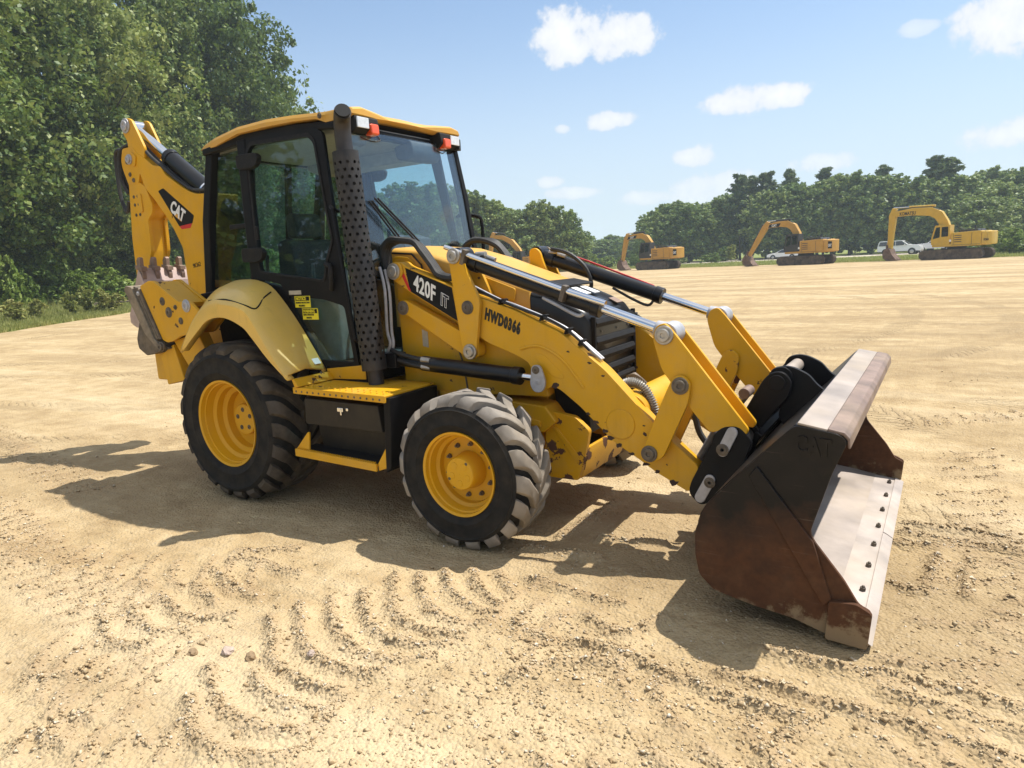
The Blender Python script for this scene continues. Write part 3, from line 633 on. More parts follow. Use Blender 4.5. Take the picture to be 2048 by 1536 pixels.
for z0, z1 in ((1.285, 1.345), (1.165, 1.225), (1.07, 1.13), (.975, 1.03), (.90, .945)):
    b = MB(); b.prism([(2.755, z0), (2.775, z0+.004), (2.783, (z0+z1)/2), (2.77, z1), (2.755, z1)], -.315, .315); b.build('grille_slat', 'plastic', cowl, .003)
for y in (-.2, .05, .24):
    for z in (1.255, .955): pin(cowl, 2.757, y, z, .006, .004, 'steel', 'grille_screw')
b = MB(); b.box((2.762, -.325, 1.13), (.03, .025, .46)); b.box((2.762, .325, 1.13), (.03, .025, .46)); b.build('grille_frame', 'black', cowl, .005)
for s in (-1, 1):
    b = MB(); b.prism(rounded([(1.23, 1.815), (1.40, 1.80), (1.52, 1.64), (1.52, 1.5), (1.23, 1.5)], .05), s*.43, s*.442); hp = b.build('hood_side_panel', 'yellow', hood, .008)
    b = MB(); b.tube([(1.24, s*.444, 1.835), (1.42, s*.444, 1.82), (1.5, s*.444, 1.74), (1.535, s*.444, 1.6)], .007, 6); b.build('panel_gap', 'black', hood)
    b = MB(); b.prism(rounded([(1.97, 1.655), (2.25, 1.555), (2.24, 1.47), (2.02, 1.53)], .015), s*.405, s*.418); b.build('side_vent_panel', 'yellow', hood, .006)
    b = MB(); b.prism(rounded([(2.40, 1.16), (2.62, 1.27), (2.66, 1.22), (2.64, 1.02), (2.42, .98)], .04), s*.372, s*.384); b.build('cowl_side_panel', 'yellow', cowl, .006)

# ---- loader linkage on both sides
ARM = [(1.295, 1.70), (1.33, 1.765), (1.42, 1.77), (1.455, 1.74), (1.85, 1.59), (2.05, 1.515), (2.32, 1.43), (2.655, 1.285), (2.94, 1.07), (3.25, .755), (3.51, .53), (3.45, .37), (3.25, .47), (3.14, .54), (3.0, .62), (2.93, .68), (2.77, .83), (2.635, .93), (2.58, .95), (2.52, .915), (2.455, .93), (2.42, 1.09), (2.33, 1.135), (2.11, 1.215), (1.87, 1.355), (1.48, 1.56), (1.35, 1.635)]
rr_ = [.04]*len(ARM); 
for s in (-1, 1):
    b = MB(); b.prism(rounded(ARM, .03, 3), s*.47, s*.57); arm = b.build('loader_arm', 'yellow', BL, .006)
    b = MB(); b.cyl((3.035, s*.57, .742), (3.035, s*.578, .742), .095, .088, 32); b.build('embossed_boss', 'yellow', arm, .004)
    b = MB(); b.tube([(2.36, s*.571, 1.18), (2.50, s*.571, 1.20), (2.66, s*.571, 1.12), (2.80, s*.571, .95)], .010, 8, 5); b.build('pressed_rib', 'yellow', arm)
    b = MB(); b.prism(rounded([(2.46, 1.16), (2.53, 1.15), (2.67, 1.02), (2.66, 1.0), (2.60, 1.01), (2.49, 1.09)], .03), s*.57, s*.574); b.build('pressed_panel', 'yellow', arm, .003)
    b = MB(); b.prism(rounded([(1.295, 1.70), (1.33, 1.765), (1.42, 1.77), (1.45, 1.70), (1.40, 1.64), (1.33, 1.65)], .03), s*.57, s*.585); b.build('pivot_boss', 'yellow', arm, .006)
    pin(arm, 1.365, s*.585, 1.705, .04, .025, s=s)
    # black decal band with red flash
    o = s*.5715
    b = MB(); b.prism([(1.458, 1.727), (1.85, 1.580), (1.88, 1.357), (1.488, 1.565)], s*.57, o); b.build('model_decal', 'decal_black', arm)
    b = MB(); b.prism([(1.425, 1.668), (1.444, 1.69), (1.497, 1.562), (1.476, 1.572)], s*.57, s*.5725); b.build('red_flash', 'red', arm)
    if s < 0:
        text('model_number', '420F', 'white', arm, (1.522, -.5735, 1.578), (1, 0, -.50), (.12, 0, 1), .152, .0035, .66, spacing=1.04)
        text('model_suffix', 'IT', 'white', arm, (1.748, -.5735, 1.472), (1, 0, -.50), (.12, 0, 1), .112, .004, .72, outline=True)
        text('fleet_number', 'HWD0366', 'stencil', arm, (2.10, -.5715, 1.375), (1, 0, -.385), (.20, 0, 1), .098, .0065, .55, spacing=1.22)
    else:
        text('model_number', '420F', 'white', arm, (1.80, .5735, 1.445), (-1, 0, .40), (.12, 0, 1), .140, .006, .60)
    # upright lever and its twin
    UP = rounded([(1.87, 1.77), (1.875, 1.815), (1.92, 1.83), (1.965, 1.80), (1.985, 1.73), (2.10, 1.49), (2.045, 1.15), (2.0, 1.105), (1.95, 1.12), (1.925, 1.24)], .03, 3)
    b = MB(); b.prism(UP, s*.585, s*.615); b.prism(UP, s*.425, s*.455); b.cyl((2.0, s*.44, 1.45), (2.0, s*.6, 1.45), .05, None, 16); up_ = b.build('upright_lever', 'yellow', BL, .005)
    pin(up_, 1.915, s*.615, 1.785, .036, .03, s=s); pin(up_, 2.0, s*.615, 1.45, .032, .014, 'dirty_steel', s=s); pin(up_, 2.0, s*.615, 1.16, .036, .03, s=s)
    b = MB(); b.prism(rounded([(1.365, 1.44), (1.385, 1.49), (1.435, 1.505), (1.47, 1.49), (1.93, 1.275), (2.04, 1.20), (2.04, 1.12), (1.96, 1.10), (1.43, 1.405)], .03, 3), s*.49, s*.575); lk = b.build('lower_link', 'yellow', BL, .014)
    pin(lk, 1.415, s*.575, 1.45, .035, .012, 'dirty_steel', s=s)
    # tilt cylinder
    p0, p1 = Vector((1.90, s*.52, 1.775)), Vector((3.33, s*.52, 1.285)); d = (p1-p0).normalized(); pe = p0+d*1.06
    b = MB(); b.cyl(p0, pe, .052, None, 24); b.cyl(pe-d*.05, pe+d*.012, .06, None, 24); b.cyl(p0+d*.10, p0+d*.16, .060, None, 24); b.cyl((1.915, s*.455, 1.782), (1.915, s*.585, 1.782), .058, None, 20); tc_ = b.build('tilt_cylinder', 'cyl_black', BL, .004)
    b = MB(); b.cyl(pe, p1, .03, None, 20); b.build('piston_rod', 'chrome', tc_)
    b = MB(); b.cyl(p1-d*.09, p1, .045, .06, 18); b.cyl(p1+Vector((0, -.075, 0)), p1+Vector((0, .075, 0)), .065, None, 20); b.build('rod_eye', 'zinc', tc_, .004)
    if s < 0:
        q0, q1, q2 = (1.83, -.592, 1.848), (2.73, -.592, 1.535), (2.97, -.592, 1.46)
        b = MB(); b.cyl(q0, q1, .016, None, 12); b.cyl(q1, q2, .020, None, 12); b.build('level_indicator_tube', 'chrome', tc_)
        for f in (.17, .965): 
            c_ = Vector(q0).lerp(Vector(q1), f); b = MB(); b.box(c_-Vector((0, 0, .02)), (.03, .05, .10), Matrix.Rotation(R(19), 3, 'Y')); b.build('indicator_clamp', 'dirty_steel', tc_, .004)
        b = MB(); b.tube([(2.52, -.53, 1.50), (2.62, -.54, 1.455), (2.76, -.545, 1.39), (2.80, -.54, 1.40)], .012, 8, 4); b.build('steel_line', 'zinc', tc_)
    else:
        b = MB(); b.tube([(2.10, .60, 1.77), (2.30, .60, 1.70), (2.82, .60, 1.50)], .008, 8); b.build('red_guard_strip', 'red', tc_)
        b = MB(); b.tube([(2.05, .46, 1.81), (2.20, .45, 1.77), (2.33, .45, 1.67), (2.38, .46, 1.55), (2.36, .47, 1.48)], .016, 8, 5); b.build('hose', 'hose', tc_)
        b = MB(); b.tube([(2.55, .47, 1.50), (2.70, .46, 1.42), (2.82, .46, 1.37), (2.86, .47, 1.40)], .010, 8, 4); b.build('steel_line', 'hose', tc_)
    b = MB(); b.cyl(p0+d*.12+Vector((0, s*-.02, .05)), p0+d*.2+Vector((0, s*-.02, .075)), .02, None, 10); b.cyl(p0+d*.2+Vector((0, s*-.03, .06)), p0+d*.27+Vector((0, s*-.03, .06)), .014, None, 10); b.build('hose_fitting', 'steel', tc_)
    # front lever: two plates and a web
    FL = rounded([(3.26, 1.27), (3.28, 1.335), (3.335, 1.355), (3.385, 1.30), (3.79, .785), (3.775, .75), (3.65, .775), (3.585, .745), (3.465, .885), (3.31, 1.09)], .03, 3)
    b = MB(); b.prism(FL, s*.595, s*.62); b.prism(FL, s*.42, s*.445); b.prism([(3.40, 1.05), (3.44, 1.10), (3.73, .74), (3.66, .77)], s*.44, s*.60); fl = b.build('front_lever', 'yellow', BL, .005)
    pin(fl, 3.33, s*.62, 1.285, .038, .03, s=s)
    ST = rounded([(3.355, .99), (3.39, 1.06), (3.44, 1.07), (3.485, 1.03), (3.475, .92), (3.325, .585), (3.25, .545), (3.205, .57), (3.21, .64), (3.30, .86)], .035, 3)
    b = MB(); b.prism(ST, s*.625, s*.655); b.prism(ST, s*.385, s*.415); b.cyl((3.43, s*.4, 1.01), (3.43, s*.64, 1.01), .035, None, 14); b.cyl((3.245, s*.4, .605), (3.245, s*.64, .605), .035, None, 14); sl = b.build('link_strap', 'yellow_worn' if s > 0 else 'yellow', BL, .005)
    pin(sl, 3.43, s*.655, 1.01, .034, .022, 'dirty_steel', s=s); pin(sl, 3.245, s*.655, .605, .034, .022, 'dirty_steel', s=s)
    # lift cylinder
    p0, p1 = Vector((1.33, s*.60, 1.085)), Vector((2.51, s*.60, 1.00)); d = (p1-p0).normalized(); pe = p0+d*1.05
    b = MB(); b.cyl(p0+d*.25, pe, .052, None, 22); b.cyl(pe-d*.06, pe, .058, None, 22); b.cyl(p0, p0+d*.3, .038, .045, 14); b.box(p0, (.10, .12, .10)); lc = b.build('lift_cylinder', 'cyl_black', BL, .005)
    b = MB(); b.cyl(pe, p1, .024, None, 16); b.build('piston_rod', 'chrome', lc)
    b = MB(); b.prism(rounded([(2.475, 1.09), (2.535, 1.09), (2.57, .98), (2.545, .92), (2.485, .915), (2.455, .965)], .035, 4), s*.615, s*.635); ey = b.build('rod_eye_plate', 'zinc', lc, .004)
    pin(lc, 2.505, s*.636, 1.06, .018, .008, 'dirty_steel', s=s); pin(lc, 2.515, s*.636, .985, .014, .004, 'zinc', s=s)
    for k, (a, c_) in enumerate(((.03, .0), (-.02, .03))):
        b = MB(); b.tube([(1.28, s*.60, 1.13+a), (1.42, s*.635, 1.10+a), (1.60, s*.64, 1.07+a), (1.72, s*.62, 1.06+a)], .016, 8, 4); b.build('hose', 'hose', lc)
        b = MB(); b.cyl((1.60, s*.64, 1.07+a), (1.67, s*.632, 1.062+a), .019, None, 10); b.build('hose_fitting', 'steel', lc)
    # hoses from cab to arm
    b = MB()
    for k in range(3):
        o = k*.022; b.tube([(1.24+o*.5, s*(.47+o), 1.66), (1.215, s*(.47+o), 1.84), (1.28, s*(.47+o), 1.905+o*.4), (1.38, s*(.47+o), 1.918), (1.50, s*(.47+o), 1.885+o*.3), (1.57, s*(.48+o), 1.835), (1.65, s*(.48+o), 1.73+o*.2), (1.72, s*(.49+o), 1.665), (1.85, s*(.5+o*.5), 1.635), (1.95, s*(.5+o*.5), 1.60)], .024, 8, 5)
    b.build('hose_bundle', 'hose', BL)
    b = MB()
    for k in range(2):
        o = k*.028; b.tube([(1.95, s*(.50+o), 1.595), (2.18, s*(.50+o), 1.49), (2.30, s*(.50+o), 1.452), (2.52, s*(.50+o), 1.37), (2.68, s*(.50+o), 1.295), (2.82, s*(.50+o), 1.19), (2.90, s*(.49+o), 1.12)], .010, 8, 4)
    b.build('arm_hydraulic_line', 'zinc', BL)
    b = MB(); b.tube([(1.95, s*.553, 1.60), (2.3, s*.553, 1.455), (2.55, s*.55, 1.372), (2.70, s*.553, 1.295), (2.84, s*.553, 1.18)], .009, 8, 4); b.build('arm_hose', 'hose', BL)
    for f in ((2.22, 1.475), (2.52, 1.372), (2.69, 1.29), (2.78, 1.22)):
        b = MB(); b.box((f[0], s*.525, f[1]+.004), (.014, .09, .035), Matrix.Rotation(R(24), 3, 'Y')); b.build('line_clip', 'black', BL)
    b = MB(); b.tube([(1.25, s*.60, 1.74), (1.30, s*.62, 1.58), (1.29, s*.62, 1.30), (1.31, s*.62, 1.20), (1.26, s*.62, 1.12)], .011, 8, 4); b.tube([(1.27, s*.57, 1.72), (1.315, s*.59, 1.56), (1.305, s*.59, 1.30), (1.32, s*.6, 1.19), (1.28, s*.6, 1.12)], .011, 8, 4); b.build('cab_hydraulic_line', 'zinc', BL)
b = MB(); b.cyl((3.06, -.5, .80), (3.06, .5, .80), .115, None, 32); b.build('cross_tube', 'yellow', BL, .004)
b = MB(); b.box((2.99, -.52, .98), (.17, .08, .03), Matrix.Rotation(R(43), 3, 'Y')); b.build('hose_bracket', 'yellow', BL, .004)
# wire-wound guard hose over the cross tube
pth = catmull([Vector((2.96, -.40, .93)), Vector((3.03, -.40, .965)), Vector((3.11, -.40, .945)), Vector((3.165, -.40, .86)), Vector((3.185, -.40, .76)), Vector((3.18, -.40, .66))], 22)
b = MB(); b.tube(pth, [.024 if i % 3 else .034 for i in range(len(pth))], 10); b.build('spring_guard_hose', 'spring', BL)
b = MB(); b.tube([(3.36, -.25, .84), (3.39, -.26, .74), (3.42, -.27, .65), (3.48, -.28, .58), (3.55, -.28, .55)], .020, 8, 5); b.tube([(3.40, -.2, .82), (3.46, -.2, .70), (3.55, -.2, .60)], .016, 8, 5); b.build('auxiliary_hose', 'hose', BL)

# ---- quick coupler
b = MB()
for s in (-1, 1):
    b.prism(rounded([(3.595, .70), (3.60, .735), (3.65, .79), (3.735, .80), (3.81, .725), (3.755, .565), (3.56, .335), (3.52, .33), (3.46, .39), (3.475, .455)], .03, 3), s*.585, s*.625)
    b.prism(rounded([(3.595, .70), (3.60, .735), (3.65, .79), (3.735, .80), (3.81, .725), (3.755, .565), (3.56, .335), (3.52, .33), (3.46, .39), (3.475, .455)], .03, 3), s*.39, s*.415)
    b.prism(rounded([(3.66, .76), (3.79, 1.0), (3.835, 1.045), (3.90, 1.05), (3.945, .99), (3.93, .91), (3.84, .80), (3.745, .66)], .03, 3), s*.27, s*.30)
b.cyl((3.72, -.60, .70), (3.72, .60, .70), .05, None, 18); b.cyl((3.56, -.60, .43), (3.56, .60, .43), .045, None, 18)
b.box((3.70, 0, .58), (.04, .85, .34), Matrix.Rotation(R(36), 3, 'Y')); cp_ = b.build('quick_coupler', 'black', BL, .006)
for s in (-1, 1):
    for (x0, z0, x1, z1) in ((3.705, .765, 3.655, .655), (3.585, .485, 3.53, .375)):
        d = Vector((x1-x0, z1-z0)).normalized()*.03; n_ = Vector((-d.y, d.x)); P = []
        for i in range(9): a = math.pi*i/8; q = Vector((x1, z1))+n_*math.cos(a)+d*math.sin(a); P.append(tuple(q))
        for i in range(9): a = math.pi*i/8; q = Vector((x0, z0))-n_*math.cos(a)-d*math.sin(a); P.append(tuple(q))
        b = MB(); b.prism(P, s*.625, s*.637); b.build('pin_keeper', 'zinc', cp_, .003)
    pin(cp_, 3.655, s*.637, .665, .024, .006, 'dirty_steel', s=s); pin(cp_, 3.585, s*.637, .47, .022, .006, 'dirty_steel', s=s)
    b = MB(); b.cyl((3.612, s*.6255, .555), (3.612, s*.6275, .555), .026, None, 18); b.build('coupler_hole', 'decal_black', cp_)
    b = MB(); b.cyl((3.865, s*.30, .985), (3.865, s*.312, .985), .045, None, 20); b.build('pivot_cap', 'black', cp_, .003)
b = MB(); b.cyl((3.55, 0, .74), (3.635, 0, .86), .024, None, 12); b.build('coupler_cylinder', 'steel', cp_); 
b = MB(); b.cyl((3.63, -.07, .865), (3.63, .07, .865), .034, None, 14); b.build('coupler_pin', 'tooth', cp_, .003)
zc_ = 60; pth = [Vector((3.57, -.47, .72)).lerp(Vector((3.455, -.47, .51)), i/zc_) for i in range(zc_+1)]
b = MB(); b.tube(pth, [.016 if i % 2 else .024 for i in range(zc_+1)], 8); b.build('return_spring', 'spring', cp_)

# ---- loader bucket
SH = [(4.285, .86), (4.325, .905), (4.31, .94), (4.12, .972), (4.09, .945), (3.88, .725), (3.73, .555), (3.685, .42), (3.70, .22), (3.77, .135), (3.95, .098), (4.13, .075), (4.30, .045)]
def offs(P, t_):
    o = []
    for i, p in enumerate(P):
        a = Vector(P[max(i-1, 0)]); c_ = Vector(P[min(i+1, len(P)-1)]); d = (c_-a).normalized(); n_ = Vector((-d.y, d.x)); o.append(tuple(Vector(p)+n_*t_))
    return o
shc = [tuple(q) for q in catmull([Vector(q) for q in SH[3:]], 3)]
b = MB(); b.prism(SH[:3]+shc+offs(SH[:3]+shc, .014)[::-1], -1.19, 1.19); bk = b.build('loader_bucket', 'rust', BL, .003)
b = MB(); b.prism([(4.125, .9735), (4.245, .952), (4.248, .964), (4.128, .985)], -1.20, 1.20); b.build('spill_guard', 'polished', bk, .004)
b = MB(); b.prism([(4.245, .9515), (4.305, .9405), (4.323, .922), (4.327, .885), (4.338, .885), (4.334, .932), (4.312, .955), (4.248, .9675)], -1.20, 1.20); b.build('spill_guard_hem', 'hem', bk, .006)
b = MB(); b.prism([(3.955, .117), (4.13, .092), (4.27, .066), (4.27, .060), (4.13, .086), (3.955, .111)], -1.185, 1.185); b.build('floor_liner', 'polished', bk)
b = MB(); b.prism([(4.18, .078), (4.405, .046), (4.445, .022), (4.44, .008), (4.20, .04)], -1.186, 1.186); ce = b.build('cutting_edge', 'edge', bk, .003)
b = MB(); b.prism([(4.397, .0545), (4.41, .049), (4.449, .024), (4.437, .03)], -1.21, .07); b.prism([(4.397, .0545), (4.41, .049), (4.449, .024), (4.437, .03)], .08, 1.21); b.build('edge_bevel', 'edge', ce, .002)
for i in range(8):
    y = -1.04+i*.2985; b = MB(); b.cyl((4.365, y, .05), (4.368, y, .070), .015, .014, 6); b.cyl((4.368, y, .070), (4.370, y, .078), .008, None, 10); b.build('edge_bolt', 'dirty_steel', ce, .002)
SP = [(4.12, .972), (4.29, .948), (4.32, .925), (4.32, .90), (4.27, .77), (4.19, .50), (4.205, .46), (4.33, .30), (4.39, .20), (4.44, .178), (4.425, .02), (4.27, .032), (4.13, .075), (3.95, .098), (3.77, .135), (3.70, .20), (3.68, .30), (3.68, .42), (3.73, .555), (3.88, .722), (4.09, .945)]
for s in (-1, 1):
    b = MB(); b.prism(rounded(SP, .018, 3), s*1.188, s*1.208); sp_ = b.build('side_plate', 'rust', bk, .003)
    b = MB(); b.prism([(3.93, .725), (3.965, .775), (4.205, .46), (4.285, .205), (4.25, .17)], s*1.208, s*1.222); b.build('side_stiffener', 'rust', sp_, .005)
    b = MB(); b.prism(rounded([(4.275, .205), (4.385, .212), (4.445, .18), (4.43, .012), (4.262, .022)], .015, 3), s*1.208, s*1.232); b.build('side_cutter', 'rust', sp_, .006)
    if s < 0: text('embossed_logo', 'CAT', 'rust', sp_, (4.12, -1.2085, .855), (1, 0, -.06), (0, 0, 1), .105, .004, .70, ext=.007)
for s in (-1, 1):
    b = MB(); b.prism(rounded([(3.80, 1.0), (3.83, 1.06), (3.90, 1.075), (3.95, 1.065), (4.02, 1.03), (4.065, .975), (4.125, .93), (4.09, .90), (3.90, .72), (3.86, .78), (3.90, .93)], .025, 3), s*.215, s*.245); b.prism(rounded([(3.80, 1.0), (3.83, 1.06), (3.90, 1.075), (3.945, 1.03), (3.93, .95)], .03, 3), s*.245, s*.262); b.build('bucket_hook', 'black', bk, .004)
b = MB(); b.cyl((3.885, -.22, 1.012), (3.885, .22, 1.012), .038, None, 20); b.build('hook_pin', 'polished', bk)

# bare patches knocked through the paint along the arm's lower edge
for (x, z, r_) in ((3.02, .612, .016), (2.965, .652, .02), (2.93, .69, .014), (2.87, .742, .015), (2.82, .79, .012), (3.10, .566, .013), (3.19, .512, .016), (3.26, .475, .014), (3.36, .42, .020), (2.60, .952, .022), (2.845, 1.105, .010), (2.93, 1.03, .009), (3.185, .695, .012), (3.18, .745, .007), (2.70, 1.17, .008)):
    P = [(x+r_*(.55+.9*random.random())*math.cos(i*.628)*1.25, z+r_*(.45+.8*random.random())*math.sin(i*.628)) for i in range(10)]; b = MB(); b.prism(P, -.5685, -.5708); b.build('paint_chip', 'ex_rust', [o for o in BL.children if o.name.startswith('loader_arm')][0])

# ---- cab
def tum(x, y, z): return (x, y*(1-.09*max(0, z-1.70)), z)
def bar(b, pts, w_, d_):      # flat bar through points: w_ along x, d_ along y
    rs = [[(x+a*w_/2, y+c*d_/2, z) for a, c in ((-1, -1), (1, -1), (1, 1), (-1, 1))] for x, y, z in pts]; b.rings(rs)
b = MB()
for s in (-1, 1):
    bar(b, [(1.20, s*.66, .98), (1.165, s*.685, 1.75), (1.10, s*.655, 2.3), (1.035, s*.625, 2.72)], .085, .06)
    bar(b, [(.06, s*.70, 1.60), (.03, s*.68, 2.2), (.0, s*.645, 2.76)], .10, .06)
    bar(b, [(-.70, s*.60, 1.50), (-.60, s*.60, 2.2), (-.46, s*.585, 2.76)], .09, .08)
    b.prism([(-.50, 2.70), (.0, 2.73), (.60, 2.735), (1.05, 2.695), (1.05, 2.745), (.60, 2.79), (0, 2.80), (-.5, 2.75)], s*.60, s*.665)
    b.prism([(-.72, 1.52), (-.72, 1.60), (.10, 1.68), (.36, 1.62), (.74, 1.03), (1.22, 1.02), (1.22, .92), (.66, .92), (.25, 1.50)], s*.645, s*.70)
b.box((-.48, 0, 2.72), (.08, 1.16, .07)); b.box((-.70, 0, 1.56), (.07, 1.16, .10)); b.box((1.02, 0, 2.70), (.07, 1.2, .06)); b.box((.35, 0, .96), (1.7, 1.24, .06)); b.box((1.20, 0, 1.0), (.05, 1.28, .10))
cab = b.build('cab_frame', 'black', BL, .012)
# glazing
b = MB(); rs = []
for z, x in ((1.04, 1.235), (1.75, 1.205), (2.0, 1.175), (2.3, 1.14), (2.69, 1.075)):
    rs.append([(x+dx_+.035*(1-(y/.62)**2), y*(1-.06*max(0, z-1.75)), z) for dx_, ys in ((0, [-.63+i*.1575 for i in range(9)]), (-.008, [.63-i*.1575 for i in range(9)])) for y in ys])
b.rings(rs); b.build('windscreen', 'glass_front', cab, 0, ang=60)
b = MB(); b.box((-.60, 0, 2.16), (.008, 1.10, 1.08), Matrix.Rotation(R(11), 3, 'Y')); b.build('rear_window', 'glass_side', cab)
b = MB(); bar(b, [(-.64, -.2, 1.6), (-.50, -.2, 2.7)], .04, .05); bar(b, [(-.64, .2, 1.6), (-.50, .2, 2.7)], .04, .05); b.build('rear_mullion', 'black', cab)
DO = rounded([(.045, 2.735), (.09, 2.775), (.80, 2.74), (.885, 2.69), (.935, 2.30), (.985, 1.95), (1.04, 1.5), (1.10, 1.04), (.75, 1.03), (.36, 1.655), (.09, 1.70)], .035, 4)
DG = rounded([(.075, 2.655), (.12, 2.70), (.74, 2.68), (.795, 2.63), (.83, 2.43), (.905, 2.04), (.93, 1.95), (.86, 1.80), (.83, 1.67), (.14, 1.76)], .04, 4)
DL = rounded([(.42, 1.565), (.70, 1.085), (1.055, 1.075), (1.005, 1.48), (.81, 1.53)], .03, 4)
for s in (-1, 1):
    b = MB(); b.plate(DO, [DG, DL], s*.705, s*.735, tum); dr = b.build('door', 'black', cab, .006)
    b = MB(); b.plate(offset_ := [((x-.5)*1.012+.5, (z-2.18)*1.012+2.18) for x, z in DG], [], s*.717, s*.723, tum); b.build('door_window', 'glass_side', dr, smooth=False)
    b = MB(); b.plate([((x-.8)*1.015+.8, (z-1.35)*1.015+1.35) for x, z in DL], [], s*.717, s*.723, tum); b.build('lower_door_window', 'glass_side', dr, smooth=False)
    b = MB(); b.plate(rounded([((x-.5)*1.05+.5, (z-2.18)*1.045+2.185) for x, z in DG], 0), [DG], s*.735, s*.743, tum); b.build('window_seal', 'plastic', dr, .003)
    for z0 in (2.585, 1.885):
        yy = .735*(1-.09*max(0, z0-1.7)); b = MB(); b.prism(rounded([(-.02, z0-.05), (-.02, z0+.055), (.20, z0+.05), (.235, z0+.02), (.21, z0-.04), (.14, z0-.06)], .025, 3), s*yy, s*(yy+.045)); b.build('door_hinge', 'plastic', dr, .01)
    b = MB(); b.box((.165, s*.745, 2.045+.0), (.035, .02, .10)); b.build('window_catch', 'plastic', dr, .006)
    b = MB(); b.tube([(.86, s*.735, 1.78), (.93, s*.76, 1.76), (.93, s*.76, 1.66), (.90, s*.74, 1.60)], .018, 8, 3); b.build('door_handle', 'plastic', dr)
    # bowed grab rail by the A-pillar
    b = MB(); b.tube([(1.0, s*.70, 2.14), (1.0, s*.77, 2.17), (1.04, s*.79, 2.15), (1.10, s*.79, 1.6), (1.14, s*.79, 1.25), (1.14, s*.72, 1.2)], .013, 8); b.build('grab_rail', 'black', cab)
    # rear quarter glass
    b = MB(); b.plate(rounded([(-.02, 2.70), (-.40, 2.70), (-.62, 1.64), (.0, 1.72)], .04, 3), [], s*.655, s*.661, lambda x, y, z: (x, y*(1+.10*min(0, x+.0))*(1-.06*max(0, z-1.7)), z)); b.build('quarter_window', 'glass_dark', cab, smooth=False)
    b = MB(); b.box((-.16, s*.66, 2.12), (.20, .02, .035)); b.build('quarter_latch', 'plastic', cab, .006)
    # front lower corner trim next to the hood
    b = MB(); b.box((1.225, s*.645, 1.38), (.02, .03, .74)); b.box((1.232, s*.545, 1.70), (.03, .21, .03)); b.build('corner_trim', 'plastic', cab)
for q, (y0, z0, y1, z1) in enumerate(((-.60, 2.20, -.36, 1.93), (-.54, 2.22, -.16, 1.92))):
    for o in (0, .035):
        b = MB(); b.tube([(1.20, y0+o, z0), (1.235, y1+o, z1)], .007, 6); b.build('wiper_arm', 'plastic', cab)
# stickers on the lower door
D0 = [o for o in cab.children if o.name.startswith('door')][0]
def sticker(x0, z0, x1, z1, mat, nm, sk=.0): b = MB(); b.prism([(x0, z0), (x1, z0+sk), (x1, z1+sk), (x0, z1)], -.735, -.7385, None); return b.build(nm, mat, D0)
sticker(.50, 1.475, .665, 1.56, 'lemon', 'notice_sticker'); sticker(.508, 1.525, .657, 1.556, 'decal_black', 'sticker_header'); sticker(.57, 1.385, .735, 1.468, 'lemon', 'warning_sticker'); sticker(.578, 1.432, .727, 1.463, 'decal_black', 'sticker_header')
sticker(.445, 1.572, .575, 1.602, 'sand', 'red_sticker'); 
for o in D0.children:
    if o.name.startswith('sticker_header'): o.data.transform(Matrix.Translation((0, -.0012, 0)))
text('sticker_lettering', 'NOTICE', 'lemon', D0, (.515, -.7405, 1.530), (1, 0, 0), (0, 0, 1), .034, .0008, .88); text('sticker_lettering', 'WARNING', 'lemon', D0, (.582, -.7405, 1.437), (1, 0, 0), (0, 0, 1), .032, .0008, .80)
text('sticker_text', 'HEARING PROTECTION', 'stencil', D0, (.508, -.739, 1.505), (1, 0, 0), (0, 0, 1), .017, .0004, .82); text('sticker_text', 'REQUIRED', 'stencil', D0, (.54, -.739, 1.483), (1, 0, 0), (0, 0, 1), .017, .0004, .82)
text('sticker_text', 'READ OPERATOR', 'stencil', D0, (.58, -.739, 1.415), (1, 0, 0), (0, 0, 1), .017, .0004, .82); text('sticker_text', 'MANUAL', 'stencil', D0, (.61, -.739, 1.393), (1, 0, 0), (0, 0, 1), .017, .0004, .82)
# interior
b = MB(); b.box((.30, 0, 2.735), (1.45, 1.14, .02)); b.prism([(-.45, 2.66), (-.45, 2.73), (.95, 2.73), (.95, 2.66), (.85, 2.60), (-.3, 2.60)], .38, .58); b.prism([(-.45, 2.70), (-.45, 2.73), (.95, 2.73), (.95, 2.70)], -.55, .4); b.build('headliner', 'headliner', cab, .01)
b = MB(); b.box((.18, 0, 1.40), (.50, .50, .13)); b.prism(rounded([(-.10, 1.42), (.04, 1.44), (-.06, 1.98), (-.12, 2.02), (-.22, 2.0), (-.24, 1.5)], .04), -.25, .25); b.prism(rounded([(-.12, 2.02), (-.07, 2.03), (-.10, 2.24), (-.20, 2.23), (-.20, 2.03)], .04), -.15, .15); b.box((.16, 0, 1.15), (.36, .36, .36)); b.build('operator_seat', 'seat', cab, .03)
b = MB(); b.tube([(1.10, 0, 1.35), (.98, 0, 1.62), (.88, 0, 1.80)], .045, 10); b.lathe([(.19, 0), (.205, .012), (.205, -.012)], (0, 0), 32); sw = MB()
ring = [Vector((.87, 0, 1.80))+Matrix.Rotation(R(-35), 3, 'Y') @ Vector((.19*math.cos(i*.2618), .19*math.sin(i*.2618), 0)) for i in range(25)]
b = MB(); b.tube([(1.10, 0, 1.35), (.98, 0, 1.62), (.87, 0, 1.80)], .04, 10); b.tube(ring, .016, 8); b.tube([ring[0], ring[12]], .014, 6); b.tube([ring[6], ring[18]], .014, 6); b.prism([(1.0, 1.5), (1.14, 1.5), (1.12, 1.95), (1.02, 1.98), (.96, 1.8)], -.16, .16); b.build('steering_column', 'interior', cab, .006)
b = MB(); b.box((.40, -.42, 1.30), (.60, .18, .55)); b.box((-.35, .45, 1.40), (.3, .2, .7)); b.build('side_console', 'trim', cab, .03)
